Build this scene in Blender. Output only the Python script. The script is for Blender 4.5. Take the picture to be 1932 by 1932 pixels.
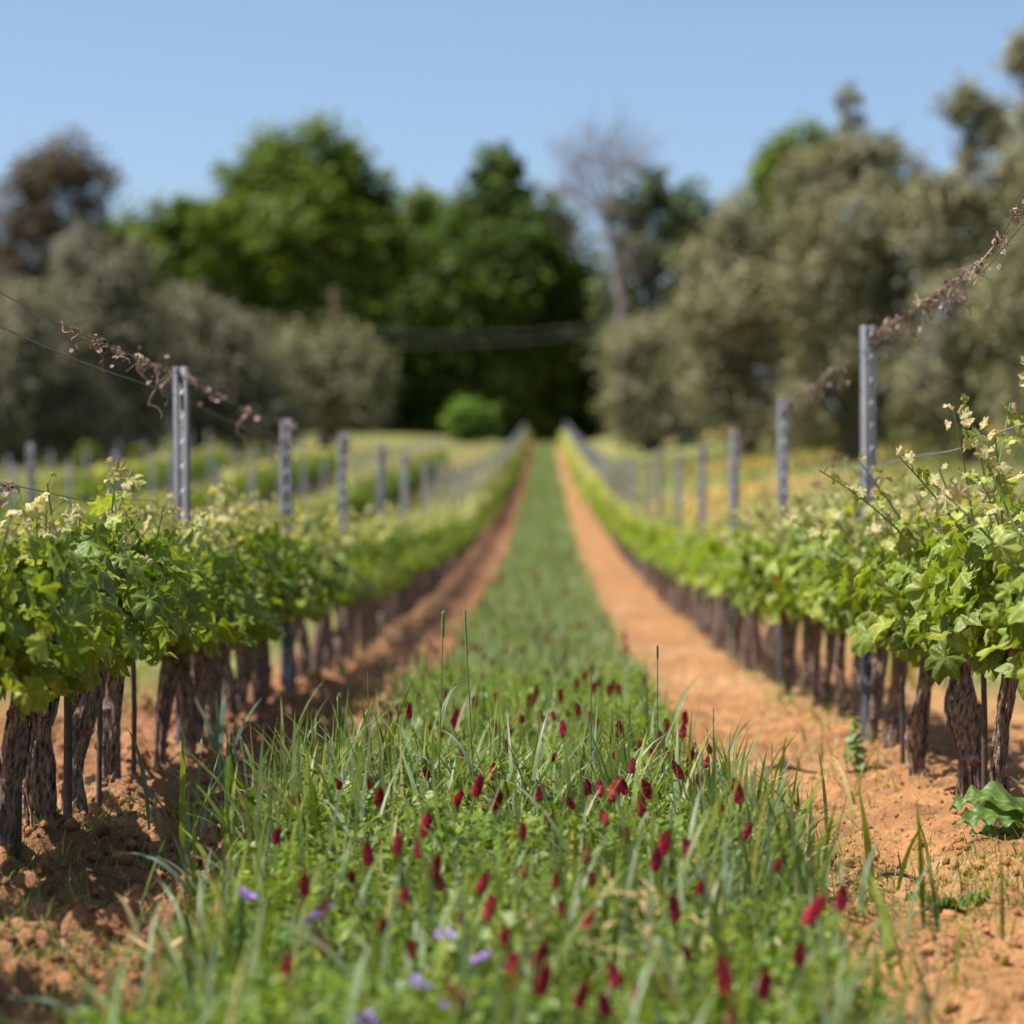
import bpy, math
import numpy as np

# ------------------------------------------------------------------ camera, light, exposure
S = bpy.context.scene
C = S.collection
for o in list(bpy.data.objects):
    bpy.data.objects.remove(o)
F = 5080.0            # focal length in units of a 1932-wide frame
CAMZ = 0.76
cam_d = bpy.data.cameras.new("camera")
cam_d.sensor_width = 36.0
cam_d.lens = 36.0 * F / 1932.0
cam_d.clip_start = 0.05
cam_d.clip_end = 3000
cam_d.dof.use_dof = True
cam_d.dof.focus_distance = 6.75
cam_d.dof.aperture_fstop = 2.35
cam_d.dof.aperture_blades = 0
cam = bpy.data.objects.new("camera", cam_d)
C.objects.link(cam)
cam.location = (0, 0, CAMZ)
cam.rotation_euler = (math.radians(90 + 0.722), 0, math.radians(0.722))
S.camera = cam

SUN_EL = math.radians(62)
SUN_AZ = math.radians(-99)          # from +Y (view direction) towards -X (left)
sd = np.array([math.sin(SUN_AZ) * math.cos(SUN_EL), math.cos(SUN_AZ) * math.cos(SUN_EL), math.sin(SUN_EL)])
sun_d = bpy.data.lights.new("sun", "SUN")
sun_d.energy = 5.0
sun_d.angle = math.radians(0.5)
sun_d.color = (1.0, 0.95, 0.87)
sun = bpy.data.objects.new("sun", sun_d)
C.objects.link(sun)
from mathutils import Vector, Matrix
sun.rotation_euler = Vector(tuple(sd)).to_track_quat('Z', 'Y').to_euler()

W = bpy.data.worlds.new("World")
S.world = W
W.use_nodes = True
wn = W.node_tree.nodes
bg = wn["Background"]
sky = wn.new("ShaderNodeTexSky")
sky.sky_type = 'NISHITA'
sky.sun_disc = False
sky.sun_elevation = SUN_EL
sky.sun_rotation = SUN_AZ
sky.air_density = 0.8
sky.dust_density = 1.5
sky.ozone_density = 2.3
W.node_tree.links.new(sky.outputs[0], bg.inputs[0])
bg.inputs[1].default_value = 0.11
S.view_settings.view_transform = 'Standard'
S.view_settings.look = 'None'
S.view_settings.exposure = 0.65
S.view_settings.gamma = 1.0
S.render.engine = 'CYCLES'
S.cycles.use_denoising = True
S.cycles.max_bounces = 6
S.cycles.diffuse_bounces = 3
S.cycles.glossy_bounces = 2
S.cycles.transmission_bounces = 4
S.cycles.transparent_max_bounces = 4
S.cycles.caustics_reflective = False
S.cycles.caustics_refractive = False

# ------------------------------------------------------------------ helpers
RNG = np.random.default_rng(11)
ORD = ("first second third fourth fifth sixth seventh eighth ninth tenth eleventh twelfth thirteenth fourteenth fifteenth "
       "sixteenth seventeenth eighteenth nineteenth twentieth").split()


def ordw(n):          # n from 1
    if n <= 20:
        return ORD[n - 1]
    t = {2: "twenty", 3: "thirty", 4: "forty", 5: "fifty", 6: "sixty"}[n // 10]
    return t[:-1] + "ieth" if n % 10 == 0 else t + "-" + ORD[n % 10 - 1]


def unit(v):
    return v / np.maximum(np.linalg.norm(v, axis=-1, keepdims=True), 1e-9)


_T = np.random.default_rng(3).random((64, 64, 16))


def vnoise(x, y, z=None):
    """smooth value noise in 0..1"""
    x = np.asarray(x, float); y = np.asarray(y, float)
    z = np.zeros_like(x) if z is None else np.asarray(z, float)
    xi = np.floor(x).astype(int); yi = np.floor(y).astype(int); zi = np.floor(z).astype(int)
    fx, fy, fz = x - xi, y - yi, z - zi
    fx = fx * fx * (3 - 2 * fx); fy = fy * fy * (3 - 2 * fy); fz = fz * fz * (3 - 2 * fz)
    def g(a, b, c):
        return _T[(xi + a) % 64, (yi + b) % 64, (zi + c) % 16]
    def l(a, b, t):
        return a + (b - a) * t
    return l(l(l(g(0, 0, 0), g(1, 0, 0), fx), l(g(0, 1, 0), g(1, 1, 0), fx), fy),
             l(l(g(0, 0, 1), g(1, 0, 1), fx), l(g(0, 1, 1), g(1, 1, 1), fx), fy), fz)


def fbm(x, y, z=None, o=4):
    s = 0; a = 0.5
    for i in range(o):
        s = s + a * vnoise(x * 2 ** i + 17.3 * i, y * 2 ** i + 5.1 * i, None if z is None else z * 2 ** i)
        a *= 0.5
    return s / (1 - 0.5 ** o)


def sstep(a, b, x):
    t = np.clip((x - a) / (b - a), 0, 1)
    return t * t * (3 - 2 * t)


def make_mesh(name, parts, smooth=False, uv=False):
    """parts: list of (verts (n,3), faces (m,k), colours (n,3) or (3,), uv (n,2) or None)"""
    vs, cs, us, loops, starts = [], [], [], [], []
    off = 0; ls = 0
    for p in parts:
        v, f, c = p[0], np.asarray(p[1], int), p[2]
        if len(v) == 0:
            continue
        vs.append(v)
        cs.append(np.broadcast_to(np.asarray(c, float), (len(v), 3)))
        us.append(p[3] if len(p) > 3 and p[3] is not None else np.zeros((len(v), 2)))
        loops.append((f + off).ravel())
        k = f.shape[1]
        starts.append(ls + np.arange(len(f)) * k)
        ls += f.size; off += len(v)
    v = np.concatenate(vs).astype(np.float32); c = np.concatenate(cs)
    lp = np.concatenate(loops).astype(np.int32); st = np.concatenate(starts).astype(np.int32)
    me = bpy.data.meshes.new(name)
    me.vertices.add(len(v)); me.vertices.foreach_set("co", v.ravel())
    me.loops.add(len(lp)); me.loops.foreach_set("vertex_index", lp)
    me.polygons.add(len(st)); me.polygons.foreach_set("loop_start", st)
    if smooth:
        me.polygons.foreach_set("use_smooth", np.ones(len(st), bool))
    me.update(calc_edges=True)
    at = me.color_attributes.new("Col", 'FLOAT_COLOR', 'POINT')
    at.data.foreach_set("color", np.concatenate([c, np.ones((len(c), 1))], 1).astype(np.float32).ravel())
    if uv:
        u = np.concatenate(us)
        ul = me.uv_layers.new(name="leaf")
        ul.data.foreach_set("uv", u[lp].astype(np.float32).ravel())
    return me


def obj(name, me, mat=None, parent=None, loc=None):
    if mat is not None and not me.materials:
        me.materials.append(mat)
    o = bpy.data.objects.new(name, me)
    C.objects.link(o)
    if parent is not None:
        o.parent = parent
    if loc is not None:
        o.location = loc
    return o


def tag(o, label=None, cat=None, group=None, kind=None):
    if label: o["label"] = label
    if cat: o["category"] = cat
    if group: o["group"] = group
    if kind: o["kind"] = kind
    return o


def thing(name, label, cat, loc, group=None, rz=0.0):
    o = bpy.data.objects.new(name, None)
    o.empty_display_size = 0.1
    C.objects.link(o)
    o.location = tuple(float(a) for a in loc); o.rotation_euler = (0, 0, rz)
    return tag(o, label, cat, group)


def inst(tv, tf, R, pos, sc, col, tuv=None):
    """N copies of template -> one part tuple"""
    N, n = len(pos), len(tv)
    sc = np.asarray(sc, float)
    if sc.ndim == 1:
        sc = sc[:, None]
    v = np.einsum('nij,kj->nki', R, tv) * sc[:, None, :] + pos[:, None, :]
    f = (tf[None] + (np.arange(N) * n)[:, None, None]).reshape(-1, tf.shape[1])
    c = np.repeat(col, n, axis=0) if col.ndim == 2 else col.reshape(-1, 3)
    return (v.reshape(-1, 3), f, c, None if tuv is None else np.tile(tuv, (N, 1)))


def frames(n, t):
    """rotation matrices with columns side, tip, normal"""
    n = unit(n)
    t = unit(t - n * np.sum(n * t, axis=-1, keepdims=True))
    s = np.cross(t, n)
    return np.stack([s, t, n], axis=-1)


def tube(path, rad, ns=8, col=(1, 1, 1), wob=0.0, seed=0, cap=True):
    path = np.asarray(path, float); rad = np.broadcast_to(np.asarray(rad, float), (len(path),))
    d = np.gradient(path, axis=0); d = unit(d)
    ref = np.array([1.0, 0, 0]) if abs(d[:, 0]).mean() < 0.7 else np.array([0, 0, 1.0])
    a = unit(np.cross(d, ref)); b = np.cross(d, a)
    th = np.arange(ns) / ns * 2 * np.pi
    r = rad[:, None] * np.ones(ns)[None]
    if wob:
        k = np.arange(len(path))[:, None]
        r = r * (1 + wob * (2 * vnoise(np.cos(th)[None] * 1.6 + seed * 7.7 + 0 * k, np.sin(th)[None] * 1.6 + 0 * k, k * 0.55) - 1)
                 + wob * .7 * (2 * vnoise(th[None] * 2.2 + seed * 3.1 + 0 * k, k * 0.22) - 1))
    v = path[:, None] + r[..., None] * (np.cos(th)[None, :, None] * a[:, None] + np.sin(th)[None, :, None] * b[:, None])
    v = v.reshape(-1, 3)
    i = np.arange(len(path) - 1)[:, None] * ns; j = np.arange(ns)[None]
    f = np.stack([i + j, i + (j + 1) % ns, i + ns + (j + 1) % ns, i + ns + j], -1).reshape(-1, 4)
    if cap:
        v = np.concatenate([v, path[:1], path[-1:]])
        n0 = len(path) * ns
        jj = np.arange(ns); e = (len(path) - 1) * ns
        tri = np.concatenate([np.stack([jj * 0 + n0, (jj + 1) % ns, jj, jj], -1), np.stack([jj * 0 + n0 + 1, e + jj, e + (jj + 1) % ns, e + (jj + 1) % ns], -1)])
        return [(v, f, col), (v, tri[:, :3], col)] if False else [(v, f, col), (v.copy(), tri[:, :3], col)]
    return [(v, f, col)]


def blades(pos, az, th0, kap, L, w, col, nseg=5, tipcol=None):
    """N curved grass blades -> part. angle from vertical th(s)=th0+kap*s, s in 0..1"""
    N = len(pos)
    s = np.linspace(0, 1, nseg + 1)
    th = th0[:, None] + kap[:, None] * s[None] ** 1.4
    ds = L[:, None] / nseg
    dx = np.sin(th) * ds; dz = np.cos(th) * ds
    h = np.concatenate([np.zeros((N, 1)), np.cumsum((dx[:, 1:] + dx[:, :-1]) / 2, 1)], 1)
    z = np.concatenate([np.zeros((N, 1)), np.cumsum((dz[:, 1:] + dz[:, :-1]) / 2, 1)], 1)
    ca, sa = np.cos(az)[:, None], np.sin(az)[:, None]
    ctr = np.stack([pos[:, :1] + h * ca, pos[:, 1:2] + h * sa, pos[:, 2:3] + z], -1)
    prof = np.minimum(1, 0.55 + 1.6 * s) * (1 - s ** 2.6) + 0.02
    tw = az[:, None] + np.pi / 2 + RNG.normal(0, .5, (N, 1)) * s[None]
    sd_ = np.stack([np.cos(tw), np.sin(tw), 0 * tw], -1) * (w[:, None] * prof[None] / 2)[..., None]
    v = np.stack([ctr - sd_, ctr + sd_], 2).reshape(N, -1, 3)
    n = (nseg + 1) * 2
    k = np.arange(nseg) * 2
    tf = np.stack([k, k + 1, k + 3, k + 2], -1)
    f = (tf[None] + (np.arange(N) * n)[:, None, None]).reshape(-1, 4)
    if tipcol is None:
        c = np.repeat(col, n, axis=0)
    else:
        m = np.repeat(s ** 2, 2)[None, :, None]
        c = (col[:, None] * (1 - m) + tipcol[:, None] * m).reshape(-1, 3)
    return (v.reshape(-1, 3), f, c)


# ------------------------------------------------------------------ materials
def new_mat(name):
    m = bpy.data.materials.new(name); m.use_nodes = True
    n = m.node_tree.nodes; l = m.node_tree.links
    return m, n, l, n["Principled BSDF"], n["Material Output"]


def colvar(n, l, scale, lo, hi, coord='Object', detail=4):
    """Col attribute times a noise factor"""
    a = n.new("ShaderNodeAttribute"); a.attribute_name = "Col"
    tc = n.new("ShaderNodeTexCoord")
    nz = n.new("ShaderNodeTexNoise"); nz.inputs["Scale"].default_value = scale; nz.inputs["Detail"].default_value = detail
    l.new(tc.outputs[coord], nz.inputs["Vector"])
    mr = n.new("ShaderNodeMapRange"); mr.inputs[1].default_value = .3; mr.inputs[2].default_value = .7
    mr.inputs[3].default_value = lo; mr.inputs[4].default_value = hi
    l.new(nz.outputs[0], mr.inputs[0])
    mx = n.new("ShaderNodeVectorMath"); mx.operation = 'SCALE'
    l.new(a.outputs["Color"], mx.inputs[0]); l.new(mr.outputs[0], mx.inputs["Scale"])
    return mx.outputs[0], nz, tc


def leaf_material(name, trans=.38, rough=.5, spec=.35, scale=40, lo=.8, hi=1.2, tint=(1.25, 1.3, .55), veins=False):
    m, n, l, b, out = new_mat(name)
    c, nz, tc = colvar(n, l, scale, lo, hi)
    if veins:
        uv = n.new("ShaderNodeUVMap"); uv.uv_map = "leaf"
        sx = n.new("ShaderNodeSeparateXYZ"); l.new(uv.outputs[0], sx.inputs[0])
        best = None
        for a in (0, 52, -52, 106, -106):
            ar = math.radians(a)
            # perpendicular distance to the ray, only on its forward side
            def mth(op, x, y):
                q = n.new("ShaderNodeMath"); q.operation = op
                for i, k in enumerate((x, y)):
                    if isinstance(k, (int, float)): q.inputs[i].default_value = k
                    elif k is not None: l.new(k, q.inputs[i])
                return q.outputs[0]
            px = mth('MULTIPLY', sx.outputs[0], math.cos(ar)); py = mth('MULTIPLY', sx.outputs[1], math.sin(ar))
            d = mth('ABSOLUTE', mth('SUBTRACT', px, py), None)
            fw = mth('ADD', mth('MULTIPLY', sx.outputs[0], math.sin(ar)), mth('MULTIPLY', sx.outputs[1], math.cos(ar)))
            # side veins: fine ribs that branch from the main one
            rib = mth('FRACT', mth('MULTIPLY', mth('SUBTRACT', fw, mth('MULTIPLY', d, 1.0)), 9.0), None)
            rib = mth('MULTIPLY', mth('LESS_THAN', rib, .16), mth('LESS_THAN', d, .16))
            mk = mth('MAXIMUM', mth('LESS_THAN', d, .016), mth('MULTIPLY', rib, .45))
            mk = mth('MULTIPLY', mk, mth('GREATER_THAN', fw, 0.02))
            best = mk if best is None else mth('MAXIMUM', best, mk)
        mx = n.new("ShaderNodeMix"); mx.data_type = 'RGBA'
        l.new(best, mx.inputs[0]); l.new(c, mx.inputs[6])
        sc = n.new("ShaderNodeVectorMath"); sc.operation = 'MULTIPLY_ADD'
        l.new(c, sc.inputs[0]); sc.inputs[1].default_value = (1.35, 1.25, 1.3); sc.inputs[2].default_value = (.05, .055, .015)
        l.new(sc.outputs[0], mx.inputs[7])
        c = mx.outputs[2]
        bp = n.new("ShaderNodeBump"); bp.inputs["Strength"].default_value = .5; bp.inputs["Distance"].default_value = .004
        nz2 = n.new("ShaderNodeTexNoise"); nz2.inputs["Scale"].default_value = 130; l.new(tc.outputs["Object"], nz2.inputs["Vector"])
        ad = mth('SUBTRACT', nz2.outputs[0], best); l.new(ad, bp.inputs["Height"])
        l.new(bp.outputs[0], b.inputs["Normal"])
    l.new(c, b.inputs["Base Color"])
    b.inputs["Roughness"].default_value = rough
    b.inputs["Specular IOR Level"].default_value = spec
    if trans > 0:
        tr = n.new("ShaderNodeBsdfTranslucent")
        tm = n.new("ShaderNodeVectorMath"); tm.operation = 'MULTIPLY'; tm.inputs[1].default_value = tint
        l.new(c, tm.inputs[0]); l.new(tm.outputs[0], tr.inputs[0])
        ms = n.new("ShaderNodeMixShader"); ms.inputs[0].default_value = trans
        l.new(b.outputs[0], ms.inputs[1]); l.new(tr.outputs[0], ms.inputs[2])
        l.new(ms.outputs[0], out.inputs[0])
    return m


def rough_material(name, scale=30, lo=.6, hi=1.35, rough=.9, bump=.6, dist=.01, bscale=90, stretch=None, spec=.15, metal=0.0):
    m, n, l, b, out = new_mat(name)
    c, nz, tc = colvar(n, l, scale, lo, hi, detail=6)
    l.new(c, b.inputs["Base Color"])
    b.inputs["Roughness"].default_value = rough
    b.inputs["Specular IOR Level"].default_value = spec
    b.inputs["Metallic"].default_value = metal
    n2 = n.new("ShaderNodeTexNoise"); n2.inputs["Scale"].default_value = bscale; n2.inputs["Detail"].default_value = 6
    vec = tc.outputs["Object"]
    if stretch:
        mp = n.new("ShaderNodeMapping"); mp.inputs["Scale"].default_value = stretch
        l.new(vec, mp.inputs[0]); vec = mp.outputs[0]
        l.new(vec, nz.inputs["Vector"])
    l.new(vec, n2.inputs["Vector"])
    bp = n.new("ShaderNodeBump"); bp.inputs["Strength"].default_value = bump; bp.inputs["Distance"].default_value = dist
    l.new(n2.outputs[0], bp.inputs["Height"]); l.new(bp.outputs[0], b.inputs["Normal"])
    return m


M_VINE_NEAR = leaf_material("vine_leaf_veined", trans=.34, rough=.45, spec=.4, scale=45, lo=.82, hi=1.2, veins=True)
M_VINE = leaf_material("vine_leaf", trans=.45, rough=.5, spec=.35, scale=25)
M_GRASS = leaf_material("grass_blade", trans=.36, rough=.45, spec=.32, scale=30, tint=(1.3, 1.25, .4))
M_TREE = leaf_material("tree_leaf", trans=.38, rough=.6, spec=.2, scale=.8, lo=.75, hi=1.25, tint=(1.2, 1.2, .6))
M_OLIVE = leaf_material("olive_leaf", trans=.25, rough=.6, spec=.25, scale=.9, lo=.8, hi=1.2, tint=(1.1, 1.15, .7))
M_PETAL = leaf_material("petal", trans=.3, rough=.6, spec=.2, scale=200, lo=.75, hi=1.25, tint=(1.2, .9, .9))
M_STRAW = leaf_material("dry_straw", trans=.15, rough=.6, spec=.3, scale=80, tint=(1.1, 1, .8))
M_BARK = rough_material("vine_bark", scale=120, lo=.12, hi=2.2, rough=.85, bump=1.0, dist=.03, bscale=120, stretch=(1, 1, .3))
M_TREEBARK = rough_material("tree_bark", scale=4, lo=.6, hi=1.3, bump=.8, dist=.05, bscale=8, stretch=(1, 1, .3))
M_SOIL = rough_material("soil", scale=5, lo=.72, hi=1.25, rough=.95, bump=.9, dist=.02, bscale=48, spec=.08)
M_CLOD = rough_material("soil_clod", scale=25, lo=.7, hi=1.25, rough=.95, bump=.8, dist=.008, bscale=110, spec=.08)
M_STEEL = rough_material("galvanised_steel", scale=14, lo=.7, hi=1.2, rough=.55, bump=.12, dist=.002, bscale=120, spec=.35, metal=.0)
M_WIRE = rough_material("wire_steel", scale=20, lo=.8, hi=1.2, rough=.5, bump=0.05, metal=.5, spec=.5)
M_TWIG = rough_material("dead_twig", scale=60, lo=.7, hi=1.3, rough=.85, bump=.6, dist=.003, bscale=150)
M_SHOOT = leaf_material("green_shoot", trans=0, rough=.5, spec=.4, scale=30)


# ------------------------------------------------------------------ terrain
def hermite(xs, ys, x):
    xs = np.array(xs, float); ys = np.array(ys, float)
    d = np.diff(ys) / np.diff(xs)
    m = np.concatenate([[d[0]], np.where(d[1:] * d[:-1] > 0, 2 * d[1:] * d[:-1] / np.where(d[1:] + d[:-1] == 0, 1, d[1:] + d[:-1]), 0), [d[-1]]])
    i = np.clip(np.searchsorted(xs, x) - 1, 0, len(xs) - 2)
    h = xs[i + 1] - xs[i]; t = (x - xs[i]) / h
    y = (2 * t ** 3 - 3 * t ** 2 + 1) * ys[i] + (t ** 3 - 2 * t ** 2 + t) * h * m[i] + (-2 * t ** 3 + 3 * t ** 2) * ys[i + 1] + (t ** 3 - t ** 2) * h * m[i + 1]
    return np.where(x < xs[0], ys[0], np.where(x > xs[-1], ys[-1] + (x - xs[-1]) * d[-1] * .6, y))


XR, XL = 1.20, -1.25
ROWS = [XR, XL, -3.70, -6.15, -8.60, -11.05, -13.50]


def base_z(x, y):
    x = np.asarray(x, float); y = np.asarray(y, float)
    z = hermite([0, 3, 4.5, 6, 15, 22, 36, 78.5, 166, 260], [-.15, -.13, -.07, 0, 0.0, .10, .43, 2.26, 6.96, 11.5], y)
    side = np.where(x < 0, .75, 1.5) * (1 - np.exp(-np.maximum(0, np.abs(x) - 2.5) / 5)) * sstep(20, 80, y)
    return z + side


def ss_strip(x, y):
    """1 inside the sown grass strip between the two main rows"""
    wob = .09 * (fbm(y * .9, y * 0 + 3.3, o=2) - .5) * 2
    near = sstep(5.8, 3.6, y)
    l = -.57 - .17 * near - .05 * sstep(9, 7, y) + wob * 1.3; r = .46 + .10 * near + .08 * (fbm(y * 1.1, y * 0 + 9.1, o=2) - .5) * 2
    return sstep(l - .08, l + .06, x) * (1 - sstep(r - .06, r + .08, x))


def ground_z(x, y):
    """terrain plus clods; used for the sheet and for everything that stands on it"""
    x = np.asarray(x, float); y = np.asarray(y, float)
    z = base_z(x, y)
    near = sstep(30, 12, y)
    strip = ss_strip(x, y)
    rough = (1 - strip * .8)
    left = sstep(.2, -.7, x)
    big = fbm(x * 2.6, y * 2.6, o=3) - .5
    mid = np.abs(fbm(x * 9 + 3, y * 9, o=3) - .5) * 2
    fine = fbm(x * 24, y * 24 + 7, o=3) - .5
    z = z + near * rough * (np.abs(fbm(x * 13 + 2, y * 13, o=3) - .5) * .05 * (1 - left)) + near * rough * (big * (.07 + .06 * left) + (mid - .2) * (.035 + .07 * left) + fine * (.036 + .03 * left) + (np.abs(fbm(x * 17 + 9, y * 17, o=2) - .5) - .12) * .07 * left)
    # low wheel track either side of the strip, a mound under each row
    z = z - near * .03 * np.exp(-((x - .85) / .18) ** 2) - near * .02 * np.exp(-((x + .95) / .16) ** 2)
    for rx in (XR, XL):
        z = z + near * .035 * np.exp(-((x - rx) / .22) ** 2)
    return z


def axis(segs):
    out = [segs[0][0]]
    for a, b, s in segs:
        n = max(1, int(round((b - a) / s)))
        out += list(a + (b - a) * (np.arange(n) + 1) / n)
    return np.array(out)


gx = axis([(-700, -200, 50), (-200, -60, 10), (-60, -20, 2), (-20, -4, .5), (-4, -2, .1), (-2, -.6, .014), (-.6, .5, .03), (.5, 1.9, .014), (1.9, 4, .1), (4, 20, .5), (20, 60, 2), (60, 200, 10), (200, 700, 50)])
gy = axis([(-60, 0, 6), (0, 3, .25), (3, 9.5, .014), (9.5, 14, .03), (14, 30, .15), (30, 80, .6), (80, 260, 2), (260, 1200, 40)])
X, Y = np.meshgrid(gx, gy)
Z = ground_z(X, Y)


def ground_col(x, y):
    n1 = fbm(x * .8, y * .5, o=3); n2 = fbm(x * 5, y * 4, o=3); n3 = fbm(x * .13 + 4, y * .06, o=3)
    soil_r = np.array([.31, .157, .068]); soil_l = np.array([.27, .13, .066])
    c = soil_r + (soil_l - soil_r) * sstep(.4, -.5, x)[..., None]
    n4 = fbm(x * 11 + 3, y * 9, o=3)
    c = c * (.62 + .45 * n2 + .35 * n4)[..., None]
    dry = sstep(.56, .66, fbm(x * 1.7 + 9, y * 1.1, o=3))[..., None]
    c = c * (1 - .22 * dry) + np.array([.42, .28, .15]) * .22 * dry
    far = sstep(12, 40, y)
    strip = ss_strip(x, y)
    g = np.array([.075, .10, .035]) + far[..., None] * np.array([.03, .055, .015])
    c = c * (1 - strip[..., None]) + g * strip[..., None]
    # meadow right of the right row, grassy alleys between the rows on the left
    mead = np.array([.18, .195, .065]) * (.7 + .6 * n1[..., None])
    org = np.array([.48, .26, .07])
    m = .55 * sstep(.54, .64, n3)[..., None]
    mead = mead * (1 - m) + org * m
    k = sstep(1.75, 2.3, x)[..., None] * sstep(8, 18, y)[..., None]
    c = c * (1 - k) + mead * k
    ph = ((-x - 1.25) / 2.45) % 1.0
    alley = np.maximum(.75, sstep(.1, .2, ph) * (1 - sstep(.8, .9, ph))) * sstep(-1.55, -1.9, x) * sstep(9, 17, y)
    al = np.array([.165, .175, .055]) * (.7 + .6 * n1[..., None])
    c = c * (1 - alley[..., None]) + al * alley[..., None]
    back = sstep(-15.5, -17, x)[..., None]
    c = c * (1 - back) + al * back
    return c


idx = np.arange(len(gx) * len(gy)).reshape(len(gy), len(gx))
gf = np.stack([idx[:-1, :-1], idx[:-1, 1:], idx[1:, 1:], idx[1:, :-1]], -1).reshape(-1, 4)
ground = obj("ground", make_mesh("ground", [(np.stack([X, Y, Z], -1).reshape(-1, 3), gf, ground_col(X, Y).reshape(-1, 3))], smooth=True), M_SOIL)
tag(ground, "bare reddish orange soil with clods and a long sown strip rising into the distance", kind="structure")


def at(u, v, y):
    """world point at depth y seen at (u, v) of the 1932-wide picture"""
    return np.array([(u - 1030) * y / F, y, CAMZ - (v - 1030) * y / F])


# ------------------------------------------------------------------ trees
DIAMOND_V = np.array([[0, 0, 0], [.32, .45, .06], [0, 1, -.08], [-.32, .45, .06]])
DIAMOND_F = np.array([[0, 1, 2, 3]])
BROAD_V = np.array([[0, 0, 0], [.42, .3, .1], [.36, .75, 0], [0, 1, -.12], [-.36, .75, 0], [-.42, .3, .1]])
BROAD_F = np.array([[0, 1, 2, 3], [0, 3, 4, 5]])


def crown_part(blobs, n, size, pal, rng, shell=.75, clump=.22, kclump=26, tv=BROAD_V, tf=BROAD_F, droop=.2, fill=.3):
    """leaf clumps spread over a set of ellipsoids"""
    blobs = np.array(blobs, float)
    wgt = blobs[:, 3] * blobs[:, 4] + blobs[:, 4] * blobs[:, 5]; wgt = wgt / wgt.sum()
    P, Cc, Nn = [], [], []
    for b, w in zip(blobs, wgt):
        nb = int(n * w)
        kc = max(6, int(kclump * (0.6 + .8 * rng.random())))
        d = unit(rng.normal(0, 1, (kc, 3))); r = rng.uniform(shell, 1.05, kc)[:, None]
        cc = b[:3] + d * r * b[3:6]
        which = rng.integers(0, kc, nb)
        p = cc[which] + rng.normal(0, 1, (nb, 3)) * clump * b[3:6].mean()
        ins = rng.random(nb) < fill
        q = unit(rng.normal(0, 1, (nb, 3))) * rng.uniform(.2, .95, nb)[:, None] * b[3:6] + b[:3]
        p = np.where(ins[:, None], q, p)
        tone = rng.random(kc)[which]
        P.append(p); Nn.append(unit((p - b[:3]) / b[3:6]))
        Cc.append(tone)
    p = np.concatenate(P); nn = np.concatenate(Nn); tone = np.concatenate(Cc)
    N = len(p)
    pal = np.array(pal, float)
    t = np.clip(tone * .7 + rng.random(N) * .3, 0, .999) * (len(pal) - 1)
    i = t.astype(int); fr = (t - i)[:, None]
    col = pal[i] * (1 - fr) + pal[i + 1] * fr
    nrm = unit(nn * .7 + np.array([-.15, 0, .7]) + rng.normal(0, .6, (N, 3)))
    tip = nn * .6 + rng.normal(0, .8, (N, 3)) - np.array([0, 0, droop])
    return inst(tv, tf, frames(nrm, tip), p, size * rng.uniform(.6, 1.35, N), col)


def limb_path(a, b, rng, n=7, bow=.12):
    t = np.linspace(0, 1, n)[:, None]
    L = np.linalg.norm(b - a)
    off = rng.normal(0, 1, 3) * bow * L
    return a + (b - a) * t + off * np.sin(np.pi * t) + rng.normal(0, .02 * L, (n, 3)) * np.sin(np.pi * t)


def tree(name, label, cat, u, vtop, vbase, y, blobs, n, size, pal, seed, mat, trunk_r=.25, trunk_h=.35, bark=(.16, .12, .09), group=None,
         limbs=True, **kw):
    """blobs in picture units relative to the tree: (du, v, ry_fraction, ru, rv) at depth y; crown built round the trunk"""
    rng = np.random.default_rng(seed)
    x = (u - 1030) * y / F
    zb = float(base_z(x, y)) - .1
    k = y / F
    t = thing(name, label, cat, (x, y, zb), group)
    bl = []
    for du, v, dy, ru, rv in blobs:
        bl.append((du * k, dy, CAMZ - (v - 1030) * k - zb, ru * k, max(ru, rv) * k * .8, rv * k))
    bl = np.array(bl)
    top = bl[:, 2].max() + bl[:, 5].max()
    hh = top * trunk_h
    lean = rng.normal(0, .03, 2) * top
    tp = np.array([[0, 0, -.2], [lean[0] * .2, lean[1] * .2, hh * .35], [lean[0] * .7, lean[1] * .7, hh * .75], [lean[0], lean[1], hh * 1.05]])
    parts = tube(tp, [trunk_r * 1.35, trunk_r, trunk_r * .85, trunk_r * .65], 9, bark, wob=.15, seed=seed)
    obj("trunk", make_mesh("trunk", parts, smooth=True), M_TREEBARK, t)
    if limbs:
        lp = []
        for b in bl:
            st = tp[-1] * rng.uniform(.8, 1.0)
            r0 = min(trunk_r * .5, b[3] * .10)
            lp += tube(limb_path(st, b[:3], rng), np.linspace(r0, r0 * .25, 7), 6, bark)
            for _ in range(3):
                e = b[:3] + unit(rng.normal(0, 1, 3)) * b[3:6] * .9
                lp += tube(limb_path(st * .4 + b[:3] * .6, e, rng), np.linspace(r0 * .45, r0 * .1, 7), 5, bark)
        obj("limbs", make_mesh("limbs", lp, smooth=True), M_TREEBARK, t)
    obj("crown", make_mesh("crown", [crown_part(bl, n, size, pal, rng, **kw)]), mat, t)
    return t


G_OAK = [(.075, .12, .016), (.12, .175, .022), (.165, .225, .028), (.22, .275, .04)]
G_DARK = [(.04, .07, .012), (.065, .105, .016), (.095, .145, .02), (.135, .19, .028)]
G_OLIVE = [(.165, .158, .082), (.22, .21, .112), (.275, .262, .142), (.32, .305, .17)]
G_OLIVE_SHADE = [(.125, .118, .076), (.17, .16, .102), (.215, .20, .126), (.25, .235, .145)]  # same olive leaf, with the shade of the left trees put into its colour
G_BROWN = [(.085, .065, .045), (.12, .09, .06), (.15, .105, .06), (.12, .11, .06)]

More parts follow.
